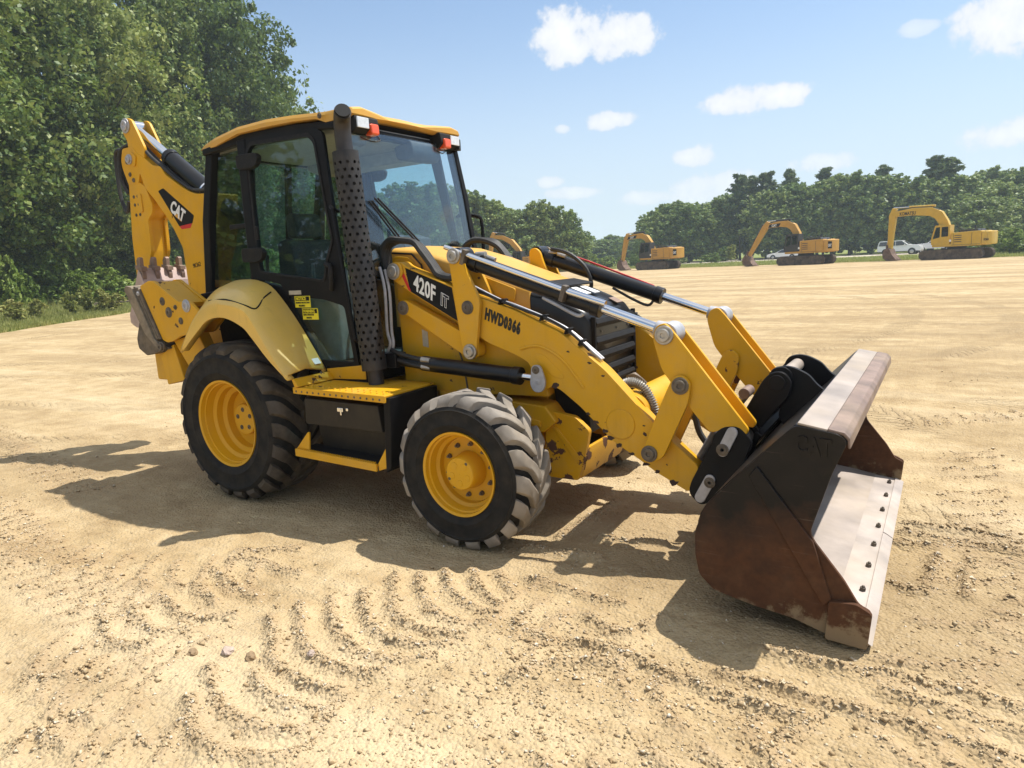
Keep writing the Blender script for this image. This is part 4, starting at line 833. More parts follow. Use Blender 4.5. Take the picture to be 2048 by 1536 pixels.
b = MB(); b.tube([(.55, -.42, 1.55), (.62, -.42, 1.72), (.66, -.43, 1.82)], .016, 8); b.tube([(.35, -.40, 1.55), (.36, -.40, 1.80)], .014, 8); b.lathe([(.0005, -.46), (.035, -.45), (.04, -.42), (.035, -.39), (.0005, -.38)], (.67, 1.84), 14); b.tube([(-.45, -.22, 1.5), (-.40, -.22, 1.9)], .016, 8); b.tube([(-.45, .22, 1.5), (-.40, .22, 1.9)], .016, 8); b.build('control_levers', 'interior', cab)
b = MB(); b.box((.35, .05, .995), (1.55, 1.15, .012)); b.prism([(.75, 1.0), (1.15, 1.0), (1.15, 1.45), (.95, 1.45)], .1, .55); b.build('floor_mat', 'interior', cab)
# ---- roof
rf = MB(); xs_ = [-.56, -.50, -.31, .0, .33, .62, .84, .92, 1.03, 1.115, 1.135]; zt_ = [2.765, 2.785, 2.81, 2.845, 2.852, 2.838, 2.826, 2.824, 2.83, 2.83, 2.815]
zb_ = [2.752, 2.745, 2.745, 2.795, 2.80, 2.795, 2.785, 2.752, 2.762, 2.775, 2.79]
ys_ = [-.70, -.685, -.58, -.40, -.2, 0, .2, .40, .58, .685, .70]
top = []; bot = []
for i, x in enumerate(xs_):
    for r_, zz, o in ((top, zt_, 1), (bot, zb_, 0)):
        row = []
        for y in ys_:
            ay = abs(y); fr = max(0, (x-.84)/.29); k = min(1, max(0, (.46-ay)/.12)); 
            yy = y*(1-.11*max(0, (x-.6)/.53)**1.5-.10*max(0, (-.2-x)/.36))
            z = zz[i]+(.055*(1-(ay/.7)**2) if o else .0)-(.022 if ay > .69 and o else 0)
            if o: z -= fr*k*.06
            else: z += (.012 if fr and k > .5 else 0)
            xx = x-(.05*k if x > 1.1 else 0)
            row.append((xx, yy, z))
        r_.append(row)
nX, nY = len(xs_), len(ys_); vs_ = [p for r_ in top for p in r_]+[p for r_ in bot for p in r_]; T = nX*nY; fs_ = []
for i in range(nX-1):
    for j in range(nY-1):
        a = i*nY+j; fs_ += [(a, a+nY, a+nY+1, a+1), (T+a, T+a+1, T+a+nY+1, T+a+nY)]
for i in range(nX-1):
    for j in (0, nY-1): a = i*nY+j; fs_.append((a, T+a, T+a+nY, a+nY))
for j in range(nY-1):
    for i in (0, nX-1): a = i*nY+j; fs_.append((a, a+1, T+a+1, T+a))
rf.add(vs_, fs_); roof = rf.build('cab_roof', 'yellow_roof', BL, .006, ang=40)
b = MB(); b.prism([(-.50, 2.735), (1.0, 2.745), (1.07, 2.765), (1.0, 2.785), (.6, 2.79), (0, 2.79), (-.5, 2.745)], -.62, .62); b.build('roof_liner', 'black', roof, .005)
for s in (-1, 1):
    b = MB(); b.prism(rounded([(.98, 2.70), (.98, 2.78), (1.13, 2.785), (1.145, 2.70), (1.10, 2.665)], .015), s*.36, s*.60); lh = b.build('lamp_housing', 'plastic', roof, .008)
    b = MB(); b.box((1.147, s*.535, 2.735), (.012, .115, .072)); b.build('work_lamp', 'lamp', roof, .004)
    b = MB(); b.prism(rounded([(1.09, 2.66), (1.09, 2.735), (1.16, 2.74), (1.165, 2.665)], .015), s*.385, s*.465); b.build('turn_signal', 'orange', roof, .012)
    b = MB(); b.tube([(1.08, s*.36, 2.70), (1.11, s*.33, 2.645), (1.10, s*.42, 2.63), (1.07, s*.5, 2.66)], .005, 6, 4); b.build('lamp_cable', 'hose', roof)
    pin(roof, .90, s*.695, 2.795, .014, .01, 'dirty_steel', 'roof_bolt', s)
b = MB(); b.box((1.09, .60, 2.715), (.10, .08, .09), Matrix.Rotation(R(25), 3, 'Z')); b.build('side_work_lamp', 'plastic', roof, .006)
b = MB(); b.prism(rounded([(.93, 2.56), (.90, 2.66), (1.08, 2.70), (1.10, 2.60), (1.06, 2.55)], .03), .05, .40); b.build('cab_heater_unit', 'interior', cab, .01)
b = MB(); b.prism([(1.0, 2.6), (1.0, 2.68), (1.08, 2.67), (1.06, 2.61)], -.62, -.42); b.build('sun_visor', 'trim', cab, .01)
# far mirror
b = MB(); b.tube([(1.06, .64, 2.14), (1.06, .80, 2.15), (1.13, .82, 2.135), (1.175, .82, 2.09), (1.175, .82, 1.84), (1.15, .80, 1.80), (1.1, .66, 1.79)], .016, 8, 3); b.build('mirror_bracket', 'black', cab)
# ---- exhaust stack with perforated guard
ex0, ex1 = Vector((1.268, -.75, .93)), Vector((1.165, -.75, 2.53))
b = MB(); b.cyl(ex0, ex0+(ex1-ex0)*.07, .055, .052, 18); b.cyl(ex0, ex1, .048, None, 18); b.tube([ex1-(ex1-ex0)*.02, Vector((1.16, -.75, 2.60)), Vector((1.165, -.755, 2.67)), Vector((1.19, -.775, 2.725)), Vector((1.235, -.81, 2.755))], .056, 20, 4)
st_ = b.build('exhaust_stack', 'pipe', BL, 0, ang=50)
b = MB(); b.cyl((1.225, -.802, 2.749), (1.245, -.8176, 2.7615), .050, None, 18); b.build('exhaust_opening', 'decal_black', st_)
g = MB(); ax = (ex1-ex0); g0 = ex0+ax*.07; g1 = ex0+ax*.985; axn = ax.normalized(); ua = Vector((0, 1, 0)); ub = axn.cross(ua).normalized(); NC, NR, GR = 11, 31, .086
Lg = (g1-g0).length
def gp(th, h): return g0+axn*h+(ua*math.cos(th)+ub*math.sin(th))*GR
for r_ in range(NR):
    for c_ in range(NC):
        t0 = (c_+.5*(r_ % 2))*6.28318/NC; h0 = r_*Lg/NR; dt = 6.28318/NC; dh = Lg/NR; rim_ = []; hole = []
        if r_ in (0, NR-1):
            for q in range(4): g.add([gp(t0+dt*q/4, h0), gp(t0+dt*(q+1)/4, h0), gp(t0+dt*(q+1)/4, h0+dh), gp(t0+dt*q/4, h0+dh)], [(0, 1, 2, 3)])
            continue
        for k in range(16):
            a = k*.392699; cx_, cy_ = math.cos(a), math.sin(a); m_ = max(abs(cx_), abs(cy_)); rim_.append(gp(t0+dt*(.5+.5*cx_/m_), h0+dh*(.5+.5*cy_/m_)))
            hole.append(gp(t0+dt*.5+cx_*.0115/GR, h0+dh*.5+cy_*.0115))
        g.add(rim_+hole, [(k, (k+1) % 16, 16+(k+1) % 16, 16+k) for k in range(16)])
for h in (0, Lg): g.rings([[gp(i*.19635, h+dh_) for i in range(32)] for dh_ in (-.008, .008)], cap=False)
g.build('perforated_guard', 'guard', st_, 0, solid=.003, smooth=False)
for f in (.3, .75): b = MB(); b.box((1.17-.02*f, -.70, .93+1.6*f), (.05, .12, .05)); b.build('stack_bracket', 'black', st_)
# ---- fenders
FO = [(-.42, 1.185), (-.24, 1.39), (-.01, 1.54), (.20, 1.545), (.38, 1.51), (.47, 1.43), (.62, 1.22), (.775, 1.03)]
FA = [(-.405, 1.18), (-.20, 1.325), (-.03, 1.425), (.17, 1.44), (.36, 1.375), (.45, 1.30), (.60, 1.15), (.785, 1.0)]
FI = [(-.62, 1.40), (-.40, 1.60), (-.22, 1.68), (-.02, 1.695), (.14, 1.675), (.29, 1.605), (.52, 1.35), (.755, 1.015)]
for s in (-1, 1):
    V3 = lambda P, y: catmull([Vector((x, s*y, z)) for x, z in P], 4)
    A_, O_, I_ = V3(FA, 1.115), V3(FO, 1.12), V3(FI, .745)
    b = MB(); b.rings([[a-Vector((0, s*.05, .0)) for a in A_], A_, [o+Vector((0, 0, -.02)) for o in O_], [o.lerp(i, .05) for o, i in zip(O_, I_)], [o.lerp(i, .5)+Vector((0, 0, .03)) for o, i in zip(O_, I_)], I_, [i-Vector((0, 0, .05)) for i in I_]], closed=False)
    fd = b.build('rear_fender', 'yellow_fender', BL, 0, ang=38, solid=.018)
    ln = []
    for x, q in ((-.02, .06), (.12, .05), (.26, .05), (.38, .07), (.42, .22), (.38, .55), (.335, .85)):
        kx = min(range(len(O_)), key=lambda i: abs(O_[i].lerp(I_[i], q).x-x)); ln.append(O_[kx].lerp(I_[kx], q)+Vector((0, 0, .03*math.sin(q*3.14)+.006)))
    b = MB(); b.tube(ln, .006, 6, 4); b.build('panel_seam', 'black', fd)
    b = MB(); b.prism([(-.62, 1.42), (-.40, 1.60), (-.02, 1.67), (.29, 1.58), (.75, 1.0), (.60, .75), (-.55, .75)], s*.60, s*.63); b.build('inner_wheel_arch', 'plastic', fd, .01)
    b = MB(); b.prism([(.765, 1.02), (1.16, 1.06), (1.16, .955), (.80, .945)], s*.70, s*.74); b.prism([(.775, 1.0), (.80, 1.0), (.84, .945), (.80, .94)], s*.72, s*1.08); b.build('fender_bracket', 'yellow', fd, .005)
    b = MB(); b.box((.735, s*.80, 1.085), (.004, .06, .05), Matrix.Rotation(R(-38), 3, 'Y')); b.build('fender_sticker', 'white', fd)
    # ---- platform, toolbox, step
    b = MB(); b.prism([(.77, .925), (.77, .94), (1.63, .925), (1.63, .91)], s*.56, s*1.06); b.prism([(.765, .94), (1.63, .925), (1.628, .878), (.765, .893)], s*1.052, s*1.068); pf = b.build('step_platform', 'yellow', BL, .004)
    for i in range(15):
        x = .80+i*.056
        for yy in (1.02, .965): b = MB(); b.cyl((x, s*yy, .937-(x-.77)*.0174), (x, s*yy, .947-(x-.77)*.0174), .013, .008, 10); b.build('grip_stud', 'yellow', pf)
        b = MB(); b.cyl((x, s*1.068, .912-(x-.77)*.0174), (x, s*1.0695, .912-(x-.77)*.0174), .008, None, 10); b.build('drain_hole', 'dirty_steel', pf)
    b = MB(); b.prism([(.80, .89), (1.60, .875), (1.60, .44), (1.56, .42), (.84, .42), (.80, .62)], s*.58, s*.90); tb = b.build('toolbox', 'brown_black', BL, .01)
    b = MB(); b.prism([(.835, .86), (1.53, .848), (1.555, .668), (.825, .672)], s*.90, s*1.035); b.build('toolbox_lid', 'brown_black', tb, .008)
    b = MB(); b.box((1.19, s*1.04, .80), (.055, .012, .03)); b.box((1.20, s*1.045, .785), (.014, .012, .045)); b.box((1.255, s*1.04, .805), (.022, .01, .022)); b.build('toolbox_latch', 'chrome', tb, .004)
    b = MB(); b.prism([(1.60, .91), (1.66, .91), (1.62, .44), (1.57, .40)], s*.56, s*1.05); b.build('mud_shield', 'black', tb, .006)
    b = MB(); b.prism([(.715, .485), (1.50, .458), (1.50, .405), (.715, .43)], s*1.05, s*1.066); b.prism([(.72, .472), (1.50, .448), (1.50, .436), (.72, .46)], s*.90, s*1.06); b.prism([(.715, .485), (.715, .43), (.84, .44), (.86, .61), (.845, .615)], s*1.03, s*1.045); b.prism([(1.50, .458), (1.50, .405), (1.60, .44), (1.615, .595), (1.60, .60)], s*1.03, s*1.045); sp2 = b.build('boarding_step', 'yellow', BL, .004)
    b = MB(); b.prism([(.74, .48), (1.49, .457), (1.49, .452), (.74, .475)], s*.88, s*1.045); b.build('step_tread', 'plastic', sp2)
    for i in range(36): x = .74+i*.021; b = MB(); b.box((x, s*1.05, .488-(x-.715)*.034), (.008, .02, .008)); b.build('step_tooth', 'yellow', sp2)
    b = MB(); b.box((.93, s*.72, .98), (.5, .03, .10)); b.build('cab_sill', 'black', BL, .005)
    for x in (.70, .86, 1.0): pin(BL, x, s*.735, .985, .008, .004, 'steel', 'sill_bolt', s)

# ---- backhoe end
b = MB(); b.box((-1.05, 0, 1.0), (.35, 1.75, .26)); b.box((-1.30, 0, 1.05), (.30, .50, .80)); b.build('rear_frame', 'yellow', BL, .02)
BO = [(-2.50, 3.06), (-2.33, 3.06), (-2.26, 2.99), (-2.16, 2.94), (-2.02, 2.845), (-1.89, 2.82), (-1.83, 2.735), (-1.62, 2.61), (-1.49, 2.545), (-1.39, 2.515), (-1.06, 2.49), (-1.12, 2.18), (-1.19, 2.0), (-1.29, 1.85), (-1.34, 1.56), (-1.36, .95), (-1.60, .90), (-1.68, 1.50), (-1.69, 1.78), (-1.70, 2.03), (-1.76, 2.14), (-1.82, 2.24), (-1.93, 2.38), (-2.07, 2.53), (-2.17, 2.62), (-2.215, 2.69), (-2.25, 2.80), (-2.30, 2.70), (-2.48, 2.71), (-2.545, 2.88), (-2.55, 2.95)]
b = MB(); b.prism(rounded(BO, .025, 3), -.16, .06); bo = b.build('boom', 'yellow', BL, .008)
b = MB(); b.prism(rounded([(-1.98, 2.595), (-1.89, 2.615), (-1.455, 2.32), (-1.495, 2.25), (-1.705, 2.235)], .015), -.1615, -.16); b.build('logo_plate', 'decal_black', bo)
b = MB(); b.prism([(-1.708, 2.238), (-1.497, 2.252), (-1.535, 2.21), (-1.672, 2.207)], -.162, -.16); b.build('red_flash', 'red', bo)
text('maker_lettering', 'CAT', 'white', bo, (-1.825, -.163, 2.40), (1, 0, -.66), (.55, 0, .83), .16, .006, .72)
b = MB(); b.prism([(-1.765, 2.345), (-1.66, 2.275), (-1.70, 2.36)], -.1633, -.16); b.build('logo_triangle', 'yellow_roof', bo)
text('faint_number', '9K362', 'stencil', bo, (-1.57, -.1615, 1.83), (1, 0, .14), (-.1, 0, 1), .06, 0, .8)
for x, z, r_ in ((-2.44, 2.93, .022), (-2.42, 2.80, .016), (-2.37, 2.74, .016)): pin(bo, x, -.16, z, r_, .012, 'dirty_steel')
b = MB(); b.prism(rounded([(-2.42, 2.90), (-2.36, 3.02), (-2.26, 2.96), (-2.30, 2.86)], .03), -.175, -.16); b.build('pivot_plate', 'yellow', bo, .004)
pin(bo, -2.37, -.175, 2.94, .035, .03, 'zinc')
SKL = [(-2.53, 2.80), (-2.475, 2.70), (-2.55, 2.16), (-2.565, 1.74), (-2.56, 1.25), (-2.45, 1.15), (-2.36, 1.25), (-2.32, 1.74), (-2.27, 2.03), (-2.255, 2.35), (-2.15, 2.42), (-2.13, 2.48), (-2.20, 2.66), (-2.2, 2.75)]
b = MB(); b.prism(rounded(SKL, .02, 3), -.12, .02); sk = b.build('stick', 'yellow', BL, .008)
NP = [(-2.54, 2.84), (-2.48, 2.70), (-2.56, 2.16), (-2.575, 1.74), (-2.57, 1.35), (-2.47, 1.35), (-2.40, 1.74), (-2.25, 2.03), (-2.24, 2.14), (-2.23, 2.34), (-2.14, 2.40), (-2.12, 2.48), (-2.20, 2.66)]
for s in (-1, 1):
    b = MB(); b.prism(rounded(NP, .02, 3), -.05+s*.07, -.05+s*.105); b.build('stick_side_plate', 'yellow', sk, .006)
    b = MB(); b.prism(rounded([(-2.44, 3.30), (-2.35, 3.34), (-2.28, 3.31), (-2.12, 3.02), (-2.16, 2.90), (-2.40, 2.95), (-2.40, 3.12), (-2.46, 3.21)], .03, 3), -.05+s*.075, -.05+s*.105); b.build('stick_ear', 'yellow', sk, .006)
pin(sk, -2.385, -.155, 3.265, .05, .03, 'zinc'); b = MB(); b.cyl((-2.385, -.15, 3.265), (-2.385, .05, 3.265), .04, None, 16); b.build('ear_pin', 'zinc', sk)
for z in (2.58, 2.50, 2.40): 
    for x in (-2.42, -2.35): pin(sk, x, -.155, z, .012, .008, 'dirty_steel', 'plate_bolt')
b = MB(); b.prism(rounded([(-2.34, 2.42), (-2.34, 2.60), (-2.28, 2.60), (-2.28, 2.42)], .02), -.168, -.155); b.build('stick_stop', 'yellow', sk, .004)
p0, p1 = Vector((-2.385, -.05, 3.262)), Vector((-.95, -.05, 2.27)); d = (p1-p0).normalized(); pe = p0+d*.60
b = MB(); b.cyl(pe, p1, .078, None, 28); b.cyl(pe, pe+d*.06, .086, None, 28); sc_ = b.build('stick_cylinder', 'cyl_black', BL, .006)
b = MB(); b.cyl(p0, pe, .042, None, 20); b.cyl(p0+Vector((0, -.07, 0)), p0+Vector((0, .07, 0)), .062, None, 18); b.build('piston_rod', 'chrome', sc_)
b = MB(); b.cyl(pe+d*.64, pe+d*.66, .082, None, 28); b.build('cylinder_band', 'chrome', sc_)
for k, y in enumerate((-.13, -.09)):
    b = MB(); b.tube([(-2.52, y-.02, 2.62), (-2.60, y-.03, 2.8), (-2.58, y-.02, 3.02), (-2.45, y, 3.09), (-2.25, y, 3.07), (-2.05, y, 2.92), (-1.86, y-.01, 2.80), (-1.66, y, 2.66), (-1.45, y, 2.56), (-1.2, y, 2.54)], .018, 8, 5); b.build('boom_hose', 'hose', BL)
b = MB(); b.tube([(-2.55, -.1, 3.05), (-2.68, -.12, 3.06), (-2.72, -.12, 2.9), (-2.70, -.13, 2.6), (-2.62, -.13, 2.45), (-2.56, -.13, 2.55)], .02, 8, 5); b.build('boom_hose', 'hose', BL)
# backhoe bucket, curled up
BB = [(-2.15, 1.86), (-2.10, 1.74), (-2.07, 1.62), (-2.06, 1.48), (-2.10, 1.36), (-2.20, 1.28), (-2.32, 1.27), (-2.42, 1.32)]
bc = [tuple(q) for q in catmull([Vector(q) for q in BB], 3)]
b = MB(); b.prism(bc+offs(bc, -.02)[::-1], -.37, .23)
for s in (-1, 1): b.prism(bc+[(-2.42, 1.40), (-2.33, 1.55)], -.07+s*.285, -.07+s*.305)
bb = b.build('backhoe_bucket', 'bh_bucket', BL, .003)
for z in (1.735, 1.655, 1.575, 1.495):
    x = float(np.interp(z, [1.45, 1.62, 1.74], [-2.06, -2.07, -2.10])); b = MB(); b.box((x+.012, -.07, z-.033), (.014, .606, .066), Matrix.Rotation(R(-6), 3, 'Y')); b.build('wear_plate', 'bh_bucket', bb, .003)
for i in range(5):
    y = -.345+i*.1375; b = MB(); b.prism(rounded([(-2.11, 1.70), (-2.095, 1.80), (-2.125, 1.88), (-2.12, 1.955), (-2.145, 1.97), (-2.185, 1.935), (-2.185, 1.85), (-2.15, 1.76)], .012), y-.019, y+.019); b.prism([(-2.09, 1.83), (-2.09, 1.87), (-2.20, 1.89), (-2.20, 1.85)], y-.030, y+.030); b.build('bucket_tooth', 'tooth', bb, .006)
# stabilizers
for s in (-1, 1):
    SB = rounded([(-1.08, 1.69), (-.95, 1.73), (-.88, 1.73), (-.83, 1.70), (-.57, 1.555), (-.42, 1.555), (-.31, 1.47), (-.37, 1.38), (-.50, 1.29), (-.60, 1.275), (-.70, 1.235), (-.79, 1.22), (-.85, 1.24)], .02, 3)
    b = MB(); b.prism(SB, s*.97, s*1.0); b.prism(SB, s*.74, s*.77); b.prism([(-.95, 1.72), (-.88, 1.72), (-.57, 1.54), (-.60, 1.50), (-.9, 1.66)], s*.77, s*.97); sb = b.build('stabilizer', 'yellow', BL, .006)
    for x, z, r_ in ((-.78, 1.56, .024), (-.71, 1.47, .030), (-.56, 1.40, .020), (-.61, 1.51, .014)): pin(sb, x, s*1.0, z, r_, .012, 'dirty_steel', s=s)
    pin(sb, -.46, s*1.0, 1.52, .036, .018, 'zinc', s=s)
    b = MB(); b.prism(rounded([(-1.29, 1.665), (-1.26, 1.70), (-1.175, 1.685), (-.95, 1.26), (-.86, 1.175), (-.90, 1.155), (-1.07, 1.29)], .015), s*.70, s*1.02); b.build('street_pad', 'pad', sb, .01)
    b = MB(); b.prism([(-1.165, 1.69), (-1.135, 1.69), (-.90, 1.25), (-.93, 1.24)], s*.70, s*1.01); b.prism([(-1.125, 1.685), (-1.085, 1.68), (-.855, 1.25), (-.885, 1.245)], s*.72, s*1.015); b.build('pad_frame', 'dirty_steel', sb, .004)
    b = MB(); b.prism(rounded([(-1.17, 1.44), (-1.27, 1.24), (-1.26, 1.16), (-1.15, 1.10), (-.80, 1.17), (-.95, 1.22), (-1.10, 1.33)], .02), s*.72, s*.98); b.build('ground_pad', 'dirty_steel', sb, .006)
    pin(sb, -1.09, s*1.015, 1.63, .014, .01, 'zinc', s=s); pin(sb, -.87, s*1.0, 1.185, .03, .03, 'dirty_steel', s=s)
    b = MB(); b.prism([(-.80, 1.23), (-.45, 1.30), (-.18, .80), (-.40, .72)], s*.84, s*.94); b.prism([(-1.0, 1.1), (-.8, 1.2), (-.7, .9), (-.95, .85)], s*.70, s*.95); b.build('stabilizer_arm', 'yellow', sb, .008)
    b = MB(); b.cyl((-.60, s*.88, 1.10), (-.42, s*.9, .98), .018, None, 10); b.build('stabilizer_ram', 'chrome', sb)

# ------------------------------------------------------------------ excavators across the yard (x forward, y left, local)
MT['ex_orange'] = paint('excavator_yellow_orange', (.56, .30, .045), .5, .2, 0, coat=.2)
MT['ex_yellow'] = paint('excavator_bright_yellow', (.64, .40, .035), .45, .15, 0, coat=.3)
MT['track'] = plain('crawler_track_steel', (.075, .055, .045), .8, .3, .35, 5, .3, .4)
MT['ex_dark'] = plain('dark_grey_paint', (.03, .03, .032), .5, 0, .2, 6)
MT['ex_bucket'] = plain('rusty_dig_bucket', (.13, .075, .055), .75, .2, .35, 5, .2, .3)
MT['car_white'] = plain('white_car_paint', (.78, .78, .78), .25, 0, .03, 3, 0, 0, coat=.6)
MT['car_blue'] = plain('grey_blue_car_paint', (.16, .20, .28), .25, 0, .05, 3, coat=.6)
MT['car_glass'] = plain('dark_car_glass', (.02, .022, .025), .06, 0, .1, 3, spec=.8)
MT['alloy'] = plain('alloy_wheel', (.45, .45, .46), .35, .8, .1, 9)
MT['tail'] = plain('red_tail_lamp', (.45, .02, .02), .25, 0, .1, 9)
def limb(b, pts, wd, th, yc=0.):
    """box-section arm through (x, z, depth) stations"""
    n = len(pts); U = []; D = []
    for i, (x, z, h) in enumerate(pts):
        a = Vector(pts[max(i-1, 0)][:2]); c = Vector(pts[min(i+1, n-1)][:2]); d = (c-a).normalized(); nn = Vector((-d.y, d.x)); U.append((x+nn.x*h/2, z+nn.y*h/2)); D.append((x-nn.x*h/2, z-nn.y*h/2))
    b.prism(U+D[::-1], yc-wd/2, yc+wd/2)
def excavator(loc, heading, label, kind, boom, stick, TL=4.0, gauge=2.4, S=1.0, bucket_in=1, words=None):
    body = 'ex_yellow' if kind == 'y' else 'ex_orange'
    E_ = tag(empty('excavator', loc, heading), label, 'excavator', 'excavators parked in a row'); E_.scale = (S, S, S)
    h = TL/2; r = .42
    for s in (-1, 1):
        y0 = s*gauge/2; prof = [(-h+r-r*math.sin(a), r+.02-r*math.cos(a)) for a in [math.pi*i/10 for i in range(11)]][::1]; prof = [(-h+r-r*math.sin(math.pi*i/10), r-r*math.cos(math.pi*i/10)) for i in range(11)]+[(h-r+r*math.sin(math.pi*i/10), r+r*math.cos(math.pi*i/10)) for i in range(11)]
        inn = [((x)*(1-.07/abs(h)), (z-r)*.84+r) for x, z in prof]
        b = MB(); b.prism(prof, y0-.3, y0+.3); tk = b.build('crawler_track', 'track', E_)
        b = MB(); per = prof+[prof[0]]; acc = 0
        for (x0, z0), (x1, z1) in zip(per[:-1], per[1:]):
            ln = math.hypot(x1-x0, z1-z0); k = max(1, int(ln/.19))
            for q in range(k):
                f = (q+.5)/k; d = Vector((x1-x0, z1-z0)).normalized(); b.box((x0+(x1-x0)*f+d.y*-.0, y0, z0+(z1-z0)*f), (.035, .62, .09), Matrix.Rotation(-math.atan2(d.y, d.x), 3, 'Y'))
        tag(b.build('track_shoes', 'track', tk), kind='stuff')
        b = MB(); b.box((0, y0, r), (TL-.9, .34, .34)); b.cyl((h-r, y0-.2, r), (h-r, y0+.2, r), .33, None, 18); b.cyl((-h+r, y0-.2, r), (-h+r, y0+.2, r), .33, None, 18); b.build('track_frame', 'ex_dark', tk, .02)
    b = MB(); b.box((0, 0, .72), (1.8, gauge-.5, .4)); b.cyl((0, 0, .85), (0, 0, 1.08), .75, None, 28); b.build('undercarriage', 'ex_dark', E_, .03)
    # house
    b = MB(); b.prism(rounded([(-2.25, 1.10), (1.55, 1.10), (1.55, 1.30), (.05, 1.32), (.05, 2.28), (-2.25, 2.36)], .06), .45, 1.32); b.prism(rounded([(-2.25, 1.10), (1.25, 1.10), (1.25, 1.9), (.4, 2.1), (-.1, 2.30), (-2.25, 2.36)], .06), -1.32, -.45); b.box((-.9, 0, 1.6), (2.6, .92, 1.0)); hs = b.build('house', body, E_, .04)
    for i in range(4):
        b = MB(); b.box((-.50, 1.325, 1.50+i*.18), (.55, .02, .06)); b.build('louvre', 'ex_dark', hs)
    b = MB(); b.prism(rounded([(-1.95, 2.32), (-.35, 2.26), (-.35, 2.40), (-.6, 2.52), (-1.85, 2.52)], .05), -.9, .95); b.build('engine_cover', 'ex_dark', hs, .04)
    b = MB(); b.cyl((-1.2, -.5, 2.4), (-1.2, -.5, 2.85), .07, None, 12); b.build('exhaust_pipe', 'ex_dark', hs)
    P = [(-2.25, -1.3), (-2.25, 1.3), (-2.62, 1.22), (-2.86, .75), (-2.92, 0), (-2.86, -.75), (-2.62, -1.22)]; rs = [[(x, y, z) for x, y in P] for z in (1.15, 2.30)]
    b = MB(); b.rings(rs); cw = b.build('counterweight', body, E_, .09, 3)
    b = MB(); P2 = [(-2.625, 1.225), (-2.865, .755), (-2.875, .748), (-2.635, 1.23)]
    b.rings([[(x*1.004, y*1.004, z) for x, y in ((-2.66, 1.16), (-2.85, .79), (-2.86, .79), (-2.67, 1.165))] for z in (1.45, 2.1)]); lp = b.build('logo_plate', 'decal_black' if kind != 'y' else 'ex_yellow', cw)
    # cab on the left front
    cp = [(.15, 1.30), (1.62, 1.30), (1.66, 1.75), (1.36, 2.95), (.20, 2.98)]; b = MB()
    win = [(.95, 1.95), (1.52, 1.80), (1.28, 2.82), (.95, 2.84)]; win2 = [(.28, 2.0), (.83, 1.98), (.83, 2.84), (.30, 2.85)]; low = [(.95, 1.42), (1.5, 1.42), (1.54, 1.68), (.95, 1.82)]
    for y0, y1 in ((.38, .43), (1.27, 1.32)): b.plate(rounded(cp, .07), [rounded(win, .04), rounded(win2, .04)], y0, y1)
    b.box((.77, .85, 2.96), (1.15, .93, .07)); b.box((.18, .85, 2.1), (.05, .93, 1.7)); b.prism([(1.58, 1.30), (1.63, 1.30), (1.67, 1.75), (1.60, 1.75)], .40, 1.30); b.prism([(1.62, 1.7), (1.67, 1.7), (1.38, 2.95), (1.33, 2.95)], .40, .48); b.prism([(1.62, 1.7), (1.67, 1.7), (1.38, 2.95), (1.33, 2.95)], 1.24, 1.32); b.box((.85, .85, 1.32), (1.4, .9, .06))
    cb = b.build('cab', 'ex_dark' if kind != 'y' else body, E_, .02)
    b = MB(); b.prism([(1.63, 1.75), (1.645, 1.75), (1.355, 2.93), (1.34, 2.93)], .48, 1.24); b.build('front_window', 'glass_dark', cb)
    b = MB(); b.prism(win, 1.29, 1.30); b.build('side_window', 'glass_dark', cb); b = MB(); b.prism(win2, 1.29, 1.30); b.build('rear_side_window', 'glass_dark', cb)
    b = MB(); b.box((.55, .85, 1.75), (.5, .5, .25)); b.box((.35, .85, 2.15), (.14, .5, .7)); b.build('operator_seat', 'seat', cb, .04)
    b = MB(); b.tube([(-2.2, 1.2, 2.36), (-2.2, 1.2, 2.62), (-.3, 1.2, 2.58), (-.3, 1.2, 2.3)], .02, 6); b.tube([(1.3, -1.2, 1.9), (1.3, -1.2, 2.5), (.2, -1.2, 2.75), (-.3, -1.2, 2.4)], .02, 6); b.build('hand_rail', 'ex_dark', hs)
    b = MB(); b.box((-1.55, 1.323, 1.72), (.025, .012, 1.0)); b.box((-.15, 1.323, 1.75), (.025, .012, .95)); b.box((-1.1, 1.323, 1.24), (2.2, .012, .025)); b.build('panel_gap', 'ex_dark', hs)
    b = MB(); b.box((.1, 1.33, 1.62), (.16, .012, .20)); b.build('door_sticker', 'white', hs)
    # working arm
    bm_, st2 = boom, stick
    b = MB(); limb(b, bm_, .50, 0); bo_ = b.build('boom', body, E_, .03)
    b = MB(); hp_ = [(x, z+h/2+.05) for x, z, h in bm_[2:]]; b.tube([(x, .12, z) for x, z in hp_], .03, 6); b.tube([(x, -.05, z) for x, z in hp_], .03, 6); b.build('boom_hoses', 'hose', bo_)
    b = MB(); f = bm_[1]; b.cyl((.9, .38, 1.35), (f[0]+.25, .38, f[1]-.15), .085, None, 14); b.cyl((.9, -.38, 1.35), (f[0]+.25, -.38, f[1]-.15), .085, None, 14); b.build('boom_cylinder', 'ex_dark' if kind != 'y' else body, E_)
    m_ = bm_[3]; b = MB(); tp = Vector((st2[0][0]+.1, 0, st2[0][1]+.05)); q0 = Vector((m_[0]-.3, 0, m_[1]+m_[2]*.5+.12)); b.cyl(q0, q0.lerp(tp, .62), .10, None, 14); sc2 = b.build('stick_cylinder', 'ex_dark' if kind != 'y' else body, E_)
    b = MB(); b.cyl(q0.lerp(tp, .6), tp, .055, None, 12); b.build('piston_rod', 'chrome', sc2)
    b = MB(); limb(b, st2, .36, 0); sk_ = b.build('stick', body, E_, .03)
